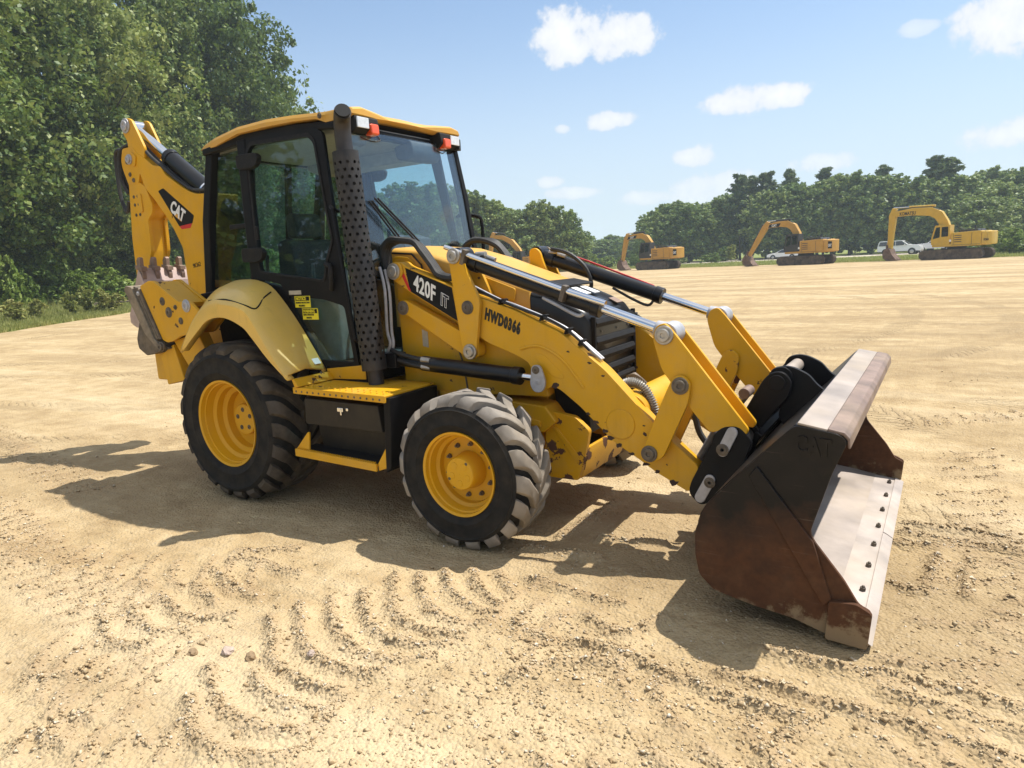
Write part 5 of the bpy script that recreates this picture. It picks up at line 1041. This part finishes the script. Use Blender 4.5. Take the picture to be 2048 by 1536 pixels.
    e = Vector(st2[-1][:2]); a = Vector(st2[0][:2]); d = (e-a).normalized(); nrm = Vector((-d.y, d.x)); 
    if nrm.x < 0: nrm = -nrm
    b = MB(); c0 = a.lerp(e, .12)+nrm*.38; c1 = a.lerp(e, .72)+nrm*.30; b.cyl((c0.x, 0, c0.y), (c1.x, 0, c1.y), .075, None, 12); lk2 = a.lerp(e, .9)+nrm*.34; b.cyl((c1.x, 0, c1.y), (lk2.x, 0, lk2.y), .045, None, 10); b.build('bucket_cylinder', 'ex_dark' if kind != 'y' else body, sk_)
    b = MB(); limb(b, [(lk2.x, lk2.y, .16), (e.x+.3, e.y-.25, .16)], .30, 0); b.build('bucket_link', 'ex_bucket', sk_, .01)
    # bucket: pin e at its top, opening towards the machine, teeth down/in
    BP = [(.28, -.16), (.12, .10), (-.12, .12), (-.02, -.02), (-.75, -.80), (-.62, -.86), (-.15, -.92), (.30, -.70), (.45, -.40)]
    BP = [(.10, .14), (.36, -.02), (.52, -.38), (.46, -.72), (.20, -.92), (-.22, -.96), (-.70, -.92), (-.74, -.86), (-.30, -.40), (-.14, .02)]
    z_min = min(z for _, z in BP); lift = -(e.y+z_min)+.0
    b = MB(); b.prism([(e.x+x, e.y+z+lift*(-z/.96 if z < 0 else 0)) for x, z in rounded(BP, .06)], -.55, .55); bk2 = b.build('dig_bucket', 'ex_bucket', E_, .02)
    for y in (-.44, -.15, .15, .44): b = MB(); b.prism([(e.x-.66, .12), (e.x-.70, .02), (e.x-.92, .03)], y-.05, y+.05); b.build('bucket_tooth', 'ex_bucket', bk2, .006)
    # lettering on the boom side (left side faces +y)
    p_, q_ = Vector((bm_[-3][0], 0, bm_[-3][1])), Vector((bm_[-1][0], 0, bm_[-1][1])); dd = (p_-q_).normalized()
    if words:
        if kind != 'y':
            c_ = q_.lerp(p_, .45); pts = [(c_+dd*x+Vector((0, 0, z+dd.z*0))) for x, z in ((-.55, .16), (.62, .16), (.45, -.16), (-.72, -.16))]; b = MB(); b.rings([[(p.x, y, p.z) for p in pts] for y in (.2495, .256)]); b.build('logo_plate', 'decal_black', bo_)
            text('maker_lettering', words, 'white', bo_, c_-dd*.33+Vector((0, .258, -.11)), dd, (0, 0, 1), .33, .012, .80)
            text('maker_lettering', words, 'white', lp, Vector((-2.662, 1.172, 1.62))*1.006, (-.19, -.37, 0), (0, 0, 1), .34, .012, .55)
        else:
            c_ = q_.lerp(p_, .16); text('maker_lettering', words, 'stencil', bo_, c_+Vector((0, .258, -.15)), dd, (0, 0, 1), .42, .012, .72)
            text('house_lettering', words[:4], 'stencil', cw, Vector((-2.45, 1.30, 1.50)), (-1, 0, 0), (0, 0, 1), .26, .01, .5)
    return E_
def head(az_, a): return R(az_+90-a)      # facing left in the picture, turned a degrees away from the viewer
excavator(pol(110.15, 85), head(110.15, 33), 'orange-yellow crawler excavator with its stick hanging upright, nearest the tree gap', 'o',
          [(.45, 1.75, .40), (.98, 2.95, .60), (1.45, 3.55, .64), (2.0, 3.80, .60), (3.0, 3.80, .48), (4.2, 3.62, .34)], [(3.95, 4.15, .30), (4.2, 3.55, .55), (4.55, 2.2, .42), (4.78, 1.05, .28)], 4.0, 2.4, 1.06, words='CAT')
excavator(pol(99.15, 75), head(99.15, 26), 'orange-yellow crawler excavator with its stick slanting forward, before the white sedan', 'o',
          [(.45, 1.75, .42), (.92, 3.05, .62), (1.35, 3.75, .68), (1.9, 4.05, .64), (2.9, 4.10, .52), (4.25, 3.95, .36)], [(4.0, 4.4, .32), (4.35, 3.85, .6), (5.35, 2.3, .45), (6.15, 1.02, .28)], 4.6, 2.4, 1.0, words='CAT')
excavator(pol(89.55, 72.5), head(89.55, 19), 'bright yellow crawler excavator with black boom lettering, rightmost of the row', 'y',
          [(.45, 1.8, .48), (1.1, 3.25, .74), (1.55, 3.95, .80), (2.2, 4.30, .76), (3.8, 4.42, .64), (5.35, 4.30, .46)], [(5.35, 4.85, .40), (5.5, 4.2, .65), (5.6, 2.6, .5), (5.62, 1.1, .30)], 5.0, 2.6, .98, words='KOMATSU')
excavator(pol(120.6, 86), head(120.6, 30), 'yellow excavator mostly hidden behind the loader, only its boom in view', 'o',
          [(.45, 1.75, .40), (1.3, 3.2, .58), (2.2, 4.2, .62), (3.4, 4.8, .52), (5.0, 5.0, .34)], [(4.8, 5.5, .30), (5.1, 4.8, .55), (5.5, 2.6, .42), (5.7, 1.05, .28)], 4.0, 2.4, 1.0)

# ------------------------------------------------------------------ cars on the road (x forward, y left)
def car(loc, rz, label, kind, paint_):
    C_ = tag(empty({'sedan': 'sedan_car', 'suv': 'sport_utility_vehicle', 'truck': 'pickup_truck'}[kind], loc, rz), label, 'car' if kind != 'truck' else 'truck')
    if kind == 'sedan': LN, W_, low, roof_, wr, prof, win = 4.7, 1.8, .22, 1.45, .33, [(-2.35, .35), (-2.35, .80), (-2.25, .98), (-1.75, 1.04), (-.95, 1.40), (.15, 1.46), (1.05, 1.02), (2.0, .86), (2.3, .70), (2.35, .35)], [[(-1.55, 1.03), (-.90, 1.36), (-.42, 1.40), (-.42, .99)], [(-.36, .99), (-.36, 1.40), (.12, 1.41), (.92, .99)]]
    elif kind == 'suv': LN, W_, low, roof_, wr, prof, win = 5.2, 2.0, .35, 1.88, .40, [(-2.6, .48), (-2.6, 1.10), (-2.45, 1.80), (-2.2, 1.88), (.35, 1.90), (1.15, 1.30), (2.35, 1.18), (2.58, .95), (2.6, .48)], [[(-2.42, 1.24), (-2.32, 1.74), (-1.45, 1.78), (-1.45, 1.24)], [(-1.38, 1.24), (-1.38, 1.78), (-.45, 1.80), (-.45, 1.24)], [(-.38, 1.24), (-.38, 1.80), (.30, 1.80), (1.0, 1.28)]]
    else: LN, W_, low, roof_, wr, prof, win = 5.8, 2.0, .45, 1.92, .42, [(-2.9, .60), (-2.9, 1.25), (-1.0, 1.25), (-.95, 1.85), (.35, 1.92), (1.05, 1.35), (2.55, 1.25), (2.85, 1.0), (2.9, .60)], [[(-.85, 1.32), (-.82, 1.78), (-.15, 1.82), (-.15, 1.32)], [(-.08, 1.32), (-.08, 1.82), (.30, 1.82), (.88, 1.36)]]
    def tp(x, y, z): k = 1-.16*max(0, (z-1.0*(1 if kind == 'sedan' else 1.25)))/.5; return (x, y*max(.78, k), z)
    b = MB(); b.prism(rounded(prof, .10, 3), -W_/2, W_/2, tp); bd = b.build('body', paint_, C_, .05, 3)
    ax = (-LN*.30, LN*.30)
    for s in (-1, 1):
        for wn_ in win: b = MB(); b.prism(rounded(wn_, .05), s*W_/2, s*(W_/2+.006), tp); b.build('window', 'car_glass', bd)
        b = MB(); b.box((-LN/2+.06, s*(W_/2-.2), .8 if kind == 'sedan' else 1.05), (.12, .25, .18)); b.build('tail_lamp', 'tail', bd, .02)
        b = MB(); b.box((LN/2-.07, s*(W_/2-.22), .70 if kind == 'sedan' else .95), (.14, .32, .13)); b.build('headlamp', 'lamp', bd, .02)
        b = MB(); b.box((LN*.14, s*(W_/2+.08), 1.05 if kind == 'sedan' else 1.35), (.12, .16, .13)); b.build('wing_mirror', paint_, bd, .03)
        for x in ax:
            b = MB(); b.cyl((x, s*(W_/2-.12), wr), (x, s*(W_/2+.012), wr), wr+.07, None, 24); b.build('wheel_arch', 'ex_dark', bd)
            b = MB(); b.cyl((x, s*(W_/2-.22), wr), (x, s*(W_/2+.02), wr), wr, None, 24); wt = b.build('wheel', 'rubber', C_, .03)
            b = MB(); b.cyl((x, s*(W_/2+.02), wr), (x, s*(W_/2+.03), wr), wr*.64, wr*.58, 20); b.build('wheel_rim', 'alloy', wt, .01)
    gx_ = [p for p in prof if p[1] > (1.2 if kind != 'sedan' else 1.0)]
    def band(P0, P1, nm):
        d = Vector((P1[0]-P0[0], P1[1]-P0[1])); n_ = Vector((-d.y, d.x)).normalized()*.008; n_ = n_ if n_.y > 0 else -n_; a, c = Vector(P0)+d*.1, Vector(P0)+d*.88
        b = MB(); b.prism([tuple(a+n_), tuple(c+n_), tuple(c-n_*3), tuple(a-n_*3)], -W_*.40, W_*.40, tp); b.build(nm, 'car_glass', bd)
    if kind == 'sedan': band((1.05, 1.02), (.15, 1.46), 'windscreen'); band((-1.75, 1.04), (-.95, 1.40), 'rear_window')
    elif kind == 'suv': band((1.15, 1.30), (.35, 1.90), 'windscreen'); band((-2.6, 1.10), (-2.45, 1.80), 'rear_window')
    else: band((1.05, 1.35), (.35, 1.92), 'windscreen')
    return C_
def facing(az_, a): return R(az_+90-a)
car(pol(100.75, 118), facing(100.75, 10), 'white four-door sedan on the road, behind a crawler excavator stick', 'sedan', 'car_white')
car(pol(92.95, 108), facing(93.25, 180+12), 'large white sport utility vehicle on the road, behind an excavator bucket', 'suv', 'car_white')
car(pol(90.6, 112), facing(90.6, 30), 'white pickup truck half hidden behind the bright yellow excavator cab', 'truck', 'car_white')
car(pol(111.25, 128), facing(111.25, 8), 'grey-blue car behind the upright excavator stick', 'sedan', 'car_blue')
# rubber crawler track lying in the grass by the wood
RT_ = tag(empty('rubber_track', pol(151.2, 49), R(151.2+90)), 'black rubber crawler track loop lying at the grass edge', 'rubber track')
b = MB(); pr = [(-1.5-.3*math.sin(math.pi*i/8), .32-.32*math.cos(math.pi*i/8)) for i in range(9)]+[(1.5+.3*math.sin(math.pi*i/8), .32+.32*math.cos(math.pi*i/8)) for i in range(9)]
b.plate(pr, [[(x*.95, .32+(z-.32)*.72) for x, z in pr]], -.2, .2); b.build('band', 'pad', RT_, .02)
b = MB()
for i in range(18): b.box((-1.5+i*.176, 0, .085), (.08, .42, .06)); b.box((-1.5+i*.176, 0, .56), (.08, .42, .05))
tag(b.build('lugs', 'rubber', RT_, .01), kind='stuff')

# ------------------------------------------------------------------ trees and shrubs
def leaf_mat(name, a, b_, c_, tr=.35):
    m, t = new_mat(name); v = vec(t); oi = t.nodes.new('ShaderNodeObjectInfo')
    geo = t.nodes.new('ShaderNodeNewGeometry')
    n = mth(t, 'ADD', mth(t, 'MULTIPLY', noise(t, v, 1.6, 4, .6), .75), mth(t, 'MULTIPLY', geo.outputs['Random Per Island'], .35))
    n = mth(t, 'ADD', n, mth(t, 'MULTIPLY', mth(t, 'SUBTRACT', oi.outputs['Random'], .5), .34))
    cc = ramp(t, n, [(.28, a), (.52, b_), (.78, c_)])
    df = t.nodes.new('ShaderNodeBsdfPrincipled'); t.links.new(cc, df.inputs['Base Color']); df.inputs['Roughness'].default_value = .5; df.inputs['Specular IOR Level'].default_value = .35
    tl = t.nodes.new('ShaderNodeBsdfTranslucent'); t.links.new(mixc(t, .4, cc, (.16, .20, .02)), tl.inputs[0])
    mx = t.nodes.new('ShaderNodeMixShader'); mx.inputs[0].default_value = tr; t.links.new(df.outputs[0], mx.inputs[1]); t.links.new(tl.outputs[0], mx.inputs[2])
    o = t.nodes.new('ShaderNodeOutputMaterial'); t.links.new(mx.outputs[0], o.inputs[0]); return m
MT['leaf'] = leaf_mat('oak_leaves', (.045, .095, .024), (.13, .205, .045), (.36, .41, .13))
MT['leaf_far'] = leaf_mat('far_leaves', (.085, .15, .045), (.17, .255, .072), (.33, .385, .12))
MT['needle'] = leaf_mat('pine_needles', (.055, .095, .036), (.095, .145, .050), (.16, .20, .075), .3)
MT['shrub'] = leaf_mat('shrub_leaves', (.09, .155, .026), (.20, .30, .055), (.36, .44, .11))
MT['weed'] = leaf_mat('weed_leaves', (.18, .21, .05), (.30, .33, .09), (.46, .44, .16))
MT['bark'] = plain('grey_bark', (.055, .045, .035), .95, 0, .35, 9, .5)
def leaves(C, Rc, n_per, size, flat=1., elong=1.6):
    """diamond leaves spread round clump centres C (k,3) with radii Rc"""
    k = len(C); n = k*n_per; d = rng.normal(0, 1, (n, 3)); d /= np.linalg.norm(d, axis=1)[:, None]
    rad = (rng.random(n)**.45)*np.repeat(Rc, n_per); P = np.repeat(C, n_per, 0)+d*rad[:, None]*np.array([1, 1, flat])
    nr = d*.8+rng.normal(0, .7, (n, 3))+np.array([0, 0, .45]); nr /= np.linalg.norm(nr, axis=1)[:, None]
    a = np.cross(nr, rng.normal(0, 1, (n, 3))); a /= np.linalg.norm(a, axis=1)[:, None]+1e-9; b = np.cross(nr, a)
    s = size*(.6+.8*rng.random(n))[:, None]
    V = np.stack([P+a*s*elong*.5, P+b*s*.5+nr*s*.12, P-a*s*elong*.5, P-b*s*.5+nr*s*.12], 1).reshape(-1, 3)
    return V, (np.arange(n*4).reshape(-1, 4))
def crown_clumps(h, w_, base, nb, nsub, kind):
    cs = []; rs = []; blobs = []
    for i in range(nb):
        f = (i+.5)/nb; z = base+(h-base)*(.08+.86*f); 
        if kind == 'oak': prof = math.sin(math.pi*min(1, .16+.80*f))**.7
        elif kind == 'column': prof = .55+.45*math.sin(math.pi*f)
        else: prof = .35+.65*math.sin(math.pi*min(1, .1+.85*f))
        a = i*2.39996+random.uniform(-.5, .5); q = w_*.5*prof*random.uniform(.35, .92)
        br = w_*random.uniform(.17, .27)*(.6+.5*prof); c = np.array([q*math.cos(a), q*math.sin(a), z-br*.2]); blobs.append((c, br))
        d = rng.normal(0, 1, (nsub, 3)); d[:, 2] = d[:, 2]*.8+.25; d /= np.linalg.norm(d, axis=1)[:, None]
        cs.append(c+d*br*(.45+.85*rng.random(nsub)**1.3)[:, None]*np.array([1, 1, .82])); rs.append(br*(.13+.22*rng.random(nsub)))
    return np.concatenate(cs), np.concatenate(rs), blobs
def trunk_mesh(name, h, r, base, blobs, lean=.0):
    b = MB(); pts = [Vector((math.sin(i*1.3)*.02*h*lean+lean*i*.2, math.cos(i*1.7)*.015*h*lean, h*.86*i/6)) for i in range(7)]
    n = 9; rr = [[p+Vector((math.cos(6.28318*j/n), math.sin(6.28318*j/n), 0))*(r*(1.25 if i == 0 else 1)*(1-i/6.6)) for j in range(n)] for i, p in enumerate(pts)]; b.rings(rr)
    for c, br in blobs:
        z0 = max(base*.55, min(h*.75, c[2]-.25*h*random.uniform(.3, .7))); k = z0/(h*.86)*6; i = min(5, int(k)); s0 = pts[i].lerp(pts[i+1], k-i); e = Vector(c)
        mid_ = s0.lerp(e, .55)+Vector((0, 0, -.04*h)); r0 = r*(1-k/6.6)*.5; P = catmull([s0, mid_, e], 3); n2 = 6; R_ = []
        for q, p in enumerate(P):
            d = (P[min(q+1, len(P)-1)]-P[max(q-1, 0)]).normalized(); a = d.orthogonal().normalized(); b2 = d.cross(a); R_.append([p+(a*math.cos(6.28318*j/n2)+b2*math.sin(6.28318*j/n2))*r0*(1-.8*q/(len(P)-1)) for j in range(n2)])
        b.rings(R_)
    return b.build(name, 'bark', None, 0)
PROTO = {}
def make_tree(key, h, w_, base, nb, nsub, nper, size, mat, kind, r):
    C, Rc, bl = crown_clumps(h, w_, base, nb, nsub, kind); V, F = leaves(C, Rc, nper, size)
    cr = npmesh('crown', V, F, mat); tr = trunk_mesh('trunk', h, r, base, bl, .3); PROTO[key] = (tr.data, cr.data)
    for o in (cr, tr): bpy.data.objects.remove(o)
make_tree('oak1', 21, 12, 3.5, 24, 30, 56, .185, 'leaf', 'oak', .32)
make_tree('oak2', 19, 11, 2.5, 22, 30, 56, .185, 'leaf', 'oak', .28)
make_tree('oak3', 16, 9, 1.5, 20, 28, 64, .17, 'leaf', 'oak', .22)
make_tree('far1', 14, 9, 1.5, 26, 34, 18, .30, 'leaf_far', 'oak', .22)
make_tree('far2', 13, 8, 1.0, 24, 34, 18, .30, 'leaf_far', 'round', .2)
make_tree('far3', 15, 7, 2.0, 24, 34, 18, .28, 'leaf_far', 'column', .2)
make_tree('shrub1', 2.2, 2.6, .1, 9, 16, 22, .15, 'shrub', 'round', .04)
make_tree('shrub2', 3.4, 3.0, .2, 11, 16, 22, .17, 'shrub', 'round', .05)
def make_pine(key, h, base):
    bl = []; cs = []; rs = []
    for i in range(30):
        f = (i+.5)/30; z = base+(h-base)*f; ln = (1-f*.75)*h*.17*random.uniform(.5, 1.1); a = i*2.39996; c = np.array([ln*math.cos(a), ln*math.sin(a), z+.25]); bl.append((c, .5))
        for q in range(9): g = random.uniform(.35, 1.05); cs.append(np.array([ln*g*math.cos(a)+random.gauss(0, .35), ln*g*math.sin(a)+random.gauss(0, .35), z+random.gauss(.1, .2)])); rs.append(random.uniform(.35, .7))
    V, F = leaves(np.array(cs), np.array(rs)*1.05, 22, .30, .45, 2.8); cr = npmesh('crown', V, F, 'needle'); tr = trunk_mesh('trunk', h*1.08, .2, base, bl, .1); PROTO[key] = (tr.data, cr.data)
    for o in (cr, tr): bpy.data.objects.remove(o)
make_pine('pine1', 17, 6.5); make_pine('pine2', 15, 4.5)
ORD = ['leftmost', 'second', 'third', 'fourth', 'fifth', 'sixth', 'seventh', 'eighth', 'ninth', 'tenth', 'eleventh', 'twelfth', 'thirteenth', 'fourteenth', 'fifteenth', 'sixteenth', 'seventeenth', 'eighteenth', 'nineteenth', 'twentieth', 'twenty-first', 'twenty-second', 'twenty-third', 'twenty-fourth', 'twenty-fifth', 'twenty-sixth', 'twenty-seventh', 'twenty-eighth', 'twenty-ninth', 'thirtieth']
def row(items, kindword, cat, place, group, name):
    items = sorted(items, key=lambda q: -q[0])          # left to right in the picture
    for i, (a, d, key, s, sz) in enumerate(items):
        lab = '%s, %s' % (kindword, (place % ORD[i]) if i else place.replace('%s from the left', 'leftmost') % () if '%s from the left' in place else place % ORD[i])
        o = tag(empty(name, pol(a, d), random.uniform(0, 6.28)), lab, cat, group); o.scale = (s, s, sz)
        for nm, me in zip(('trunk', 'crown'), PROTO[key]):
            c = bpy.data.objects.new(nm, me); col.objects.link(c); c.parent = o
oaks = []
rnd = random.Random(5)
for a, d, key, s, sz in ((160.6, 44, 'oak2', 1.0, 1.0), (158.2, 47, 'oak1', 1.0, 1.05), (155.6, 50, 'oak2', 1.05, 1.10), (153.0, 51, 'oak1', .95, 1.05), (150.4, 55, 'oak2', 1.0, 1.12), (147.6, 58, 'oak1', 1.0, 1.18), (145.0, 60, 'oak2', 1.05, 1.34), (142.6, 62, 'oak1', 1.0, 1.22), (140.8, 66, 'oak2', 1.0, 1.10), (138.8, 71, 'oak3', 1.05, 1.12), (137.2, 75, 'oak3', .9, 1.0),
      (163.5, 42, 'oak1', .95, 1.0), (167.5, 40, 'oak2', .95, 1.0), (172, 38, 'oak1', .9, 1.0)):
    oaks.append((a, d*1.22, key, s*1.2, sz*1.16))
row(oaks, 'tall broad-leaved tree at the front of the left wood', 'tree', '%s from the left', 'trees of the left wood', 'broadleaf_tree')
back = [(173.2-i*2.35, 69.5+i*1.7+rnd.uniform(-2, 2), ('oak3', 'oak2', 'oak1')[i % 3], rnd.uniform(.9, 1.05), rnd.uniform(.62, .85)) for i in range(16)]
row(back, 'broad-leaved tree in the shaded second row of the left wood', 'tree', '%s from the left', 'trees of the left wood, second row', 'broadleaf_tree')
under = [(165.5-i*1.05+rnd.uniform(-.4, .4), 43+i*.9+rnd.uniform(-2, 2)+(0 if i % 3 else 4), ('shrub1', 'shrub2')[i % 2], rnd.uniform(.75, 1.25), rnd.uniform(.7, 1.2)) for i in range(29)]
row(under, 'leafy light-green shrub at the foot of the left wood', 'shrub', '%s from the left', 'shrubs at the foot of the left wood', 'leafy_shrub')
sap = [(170.4-i*1.9+rnd.uniform(-.6, .6), (44.5 if i < 6 else 43)+i*2.0, 'oak3', .48+rnd.uniform(0, .14), .42+rnd.uniform(0, .16)) for i in range(17)]
row(sap, 'low leafy sapling filling the edge of the left wood', 'tree', '%s from the left', 'saplings along the left wood edge', 'sapling')
mid = [(134.6, 92, 'far2', 1, .80), (132.4, 95, 'far1', 1, .85), (130.2, 96, 'far3', 1.1, .86), (128.2, 98, 'far1', 1.0, .92), (126.6, 99, 'far3', 1.05, .86), (125.2, 100, 'far1', .95, .86), (123.6, 101, 'far3', 1.0, .72), (122.2, 100, 'far2', .95, .72), (120.8, 103, 'far2', .9, .72), (119.4, 101, 'far3', .75, .68), (118.2, 102, 'far2', .75, .72), (117.2, 104, 'far3', .6, .58), (116.6, 103, 'far2', .55, .45)]
row(mid, 'hazy broad-leaved tree of the clump behind the loader bonnet', 'tree', '%s from the left', 'trees behind the bonnet', 'broadleaf_tree')
gap = [(117.4-i*.75, 175+rnd.uniform(-12, 25), ('far2', 'far1', 'far3')[i % 3], rnd.uniform(.9, 1.2), rnd.uniform(.38, .52)) for i in range(10)]
row(gap, 'far low tree in the gap in the tree line', 'tree', '%s from the left', 'far trees in the gap', 'broadleaf_tree')
right = [(111.2, 128, 'far2', .5, .32), (110.3, 126, 'far1', .8, .66), (109.2, 128, 'far2', 1.0, .80), (107.8, 125, 'far1', .95, .74), (106.4, 127, 'far2', 1.0, .76), (105.2, 128, 'far3', 1.0, .74), (101.4, 124, 'far1', 1.0, .82), (100.2, 126, 'far2', 1.05, .93), (98.8, 124, 'far1', 1.0, .86), (97.4, 126, 'far3', 1.15, .86), (96.2, 125, 'far1', 1.0, .93), (94.8, 124, 'far2', 1.05, .92), (93.4, 126, 'far3', 1.1, .80), (92.0, 123, 'far1', 1.0, .80), (89.6, 122, 'far2', 1.05, .82), (88.3, 108, 'far2', .85, .52), (87.2, 118, 'far1', .9, .66), (86.0, 124, 'far1', 1.05, .82), (84.6, 122, 'far2', 1.0, .88), (83.0, 120, 'far1', 1.0, .85), (80.5, 118, 'far2', 1.0, .85)]
row(right, 'broad-leaved tree of the right-hand tree line', 'tree', '%s from the left', 'right-hand tree line', 'broadleaf_tree')
pines = [(103.9, 126, 'pine1', .95, .82), (103.0, 127, 'pine2', .95, .90), (102.0, 128, 'pine1', 1.0, .83), (100.4, 134, 'pine2', .9, .98), (91.0, 128, 'pine1', 1.0, .82), (90.2, 125, 'pine2', 1.1, .88), (98.0, 135, 'pine1', .9, .86), (94.2, 134, 'pine2', .9, .93)]
row(pines, 'dark pine with layered boughs in the right-hand tree line', 'pine tree', '%s from the left', 'pines of the right-hand tree line', 'pine_tree')
rear = [(109.9-i*1.15, 142+rnd.uniform(-4, 6), ('far2', 'far1')[i % 2], 1.15, rnd.uniform(.74, .92)) for i in range(24)]
row(rear, 'shaded tree in the back row of the right-hand tree line', 'tree', '%s from the left', 'back row of the right-hand tree line', 'broadleaf_tree')
rsh = [(118.3, 104), (117.0, 107), (115.4, 112), (114.2, 116), (113.0, 118), (112.0, 117), (110.4, 119), (108.4, 120), (106.0, 112), (105.0, 121), (88.2, 96), (87.3, 88), (86.6, 84), (86.0, 86), (85.2, 83)]
row([(a, d, 'shrub2', 1.0+.25*math.sin(a*7), .55+.2*math.sin(a*3)) for a, d in rsh], 'leafy green bush before the far tree line', 'shrub', '%s from the left', 'bushes before the far tree line', 'leafy_shrub')

# the wood runs on round the left side of the yard; only its mirror image shows, in the cab's rear side window
n = 900; a = 182+rng.random(n)*50; d = 42+rng.random(n)*10; zz_ = 1+rng.random(n)*15*(.75+.25*np.sin(a*.9)); C = np.stack([CAM.x+d*np.cos(np.radians(a)), CAM.y+d*np.sin(np.radians(a)), zz_], 1)
V, F = leaves(C, np.full(n, 1.3), 26, .42); tag(npmesh('wood_edge', V, F, 'leaf'), 'dark wood mirrored in the rear side window of the cab', 'wood', kind='stuff')

# ---- grasses and weeds
def blades(name, P, H, mat, lab, wdt=.02):
    n = len(P); a = rng.random(n)*6.283; d = np.stack([np.cos(a), np.sin(a), np.zeros(n)], 1); ln = rng.normal(0, .28, (n, 3))*H[:, None]; ln[:, 2] = H
    V = np.stack([P-d*wdt*(.6+H[:, None]), P+d*wdt*(.6+H[:, None]), P+ln], 1).reshape(-1, 3)
    return tag(npmesh(name, V, np.arange(n*3).reshape(-1, 3), mat), lab, 'grass', kind='stuff')
def edge_d(a): return np.interp(a, [130, 140, 146, 149, 152, 156, 158.8, 165, 175], [92, 80, 64, 52, 44, 38, 34.5, 31, 26])
n = 40000; a = 142+rng.random(n)*24; d = edge_d(a)+rng.exponential(5.5, n)-.2; P = np.stack([CAM.x+d*np.cos(np.radians(a)), CAM.y+d*np.sin(np.radians(a)), np.zeros(n)], 1)
blades('tall_grass', P, np.clip(.18+(d-edge_d(a))*.05, .15, .8)*(.6+.8*rng.random(n)), 'weed', 'pale green uncut grass along the foot of the left wood', .03)
def edge_r(a): return np.interp(a, [60, 85.8, 89.6, 96, 99.2, 107, 109.8, 113, 117, 122], [66, 71.5, 74, 75.5, 78, 84, 89, 100, 104, 100])
n = 26000; a = 82+rng.random(n)*40; d = edge_r(a)+rng.random(n)**1.5*24; P = np.stack([CAM.x+d*np.cos(np.radians(a)), CAM.y+d*np.sin(np.radians(a)), np.zeros(n)], 1)
blades('verge_grass', P, .06+.16*rng.random(n)*(1+(vnoise(P[:, 0], P[:, 1], 4, 31) > .15)), 'weed', 'short yellow-green grass between the yard and the far road', .05)
wd = [(156.6, 41), (154.6, 43), (153.6, 44.5), (152.6, 45.5), (151.9, 46), (157.8, 39)]
make_tree('weed', 1.35, .75, .35, 7, 12, 16, .10, 'weed', 'column', .02)
row([(a, d, 'weed', 1.0+.2*math.sin(a), 1.0+.2*math.sin(a*5)) for a, d in wd], 'tall pale seeding weed standing in the grass by the left wood', 'weed', '%s from the left', 'tall weeds by the left wood', 'tall_weed')
row([(104.55, 112, 'weed', 2.4, 1.9), (88.0, 80, 'weed', 1.5, 1.0)], 'tall pale weed clump on the far verge', 'weed', '%s from the left', 'weed clumps on the far verge', 'tall_weed')

# ---- humid summer air
b = MB(); b.box((0, 0, 18.5), (1640, 1640, 39)); MT['haze'], t = new_mat('humid_air')
pv = t.nodes.new('ShaderNodeVolumePrincipled'); pv.inputs['Color'].default_value = (.70, .85, 1.0, 1); pv.inputs['Density'].default_value = .00065; pv.inputs['Anisotropy'].default_value = .2
o = t.nodes.new('ShaderNodeOutputMaterial'); t.links.new(pv.outputs[0], o.inputs['Volume'])
tag(b.build('haze', 'haze', None, smooth=False), 'pale humid summer haze over the yard and trees', 'haze', kind='stuff')
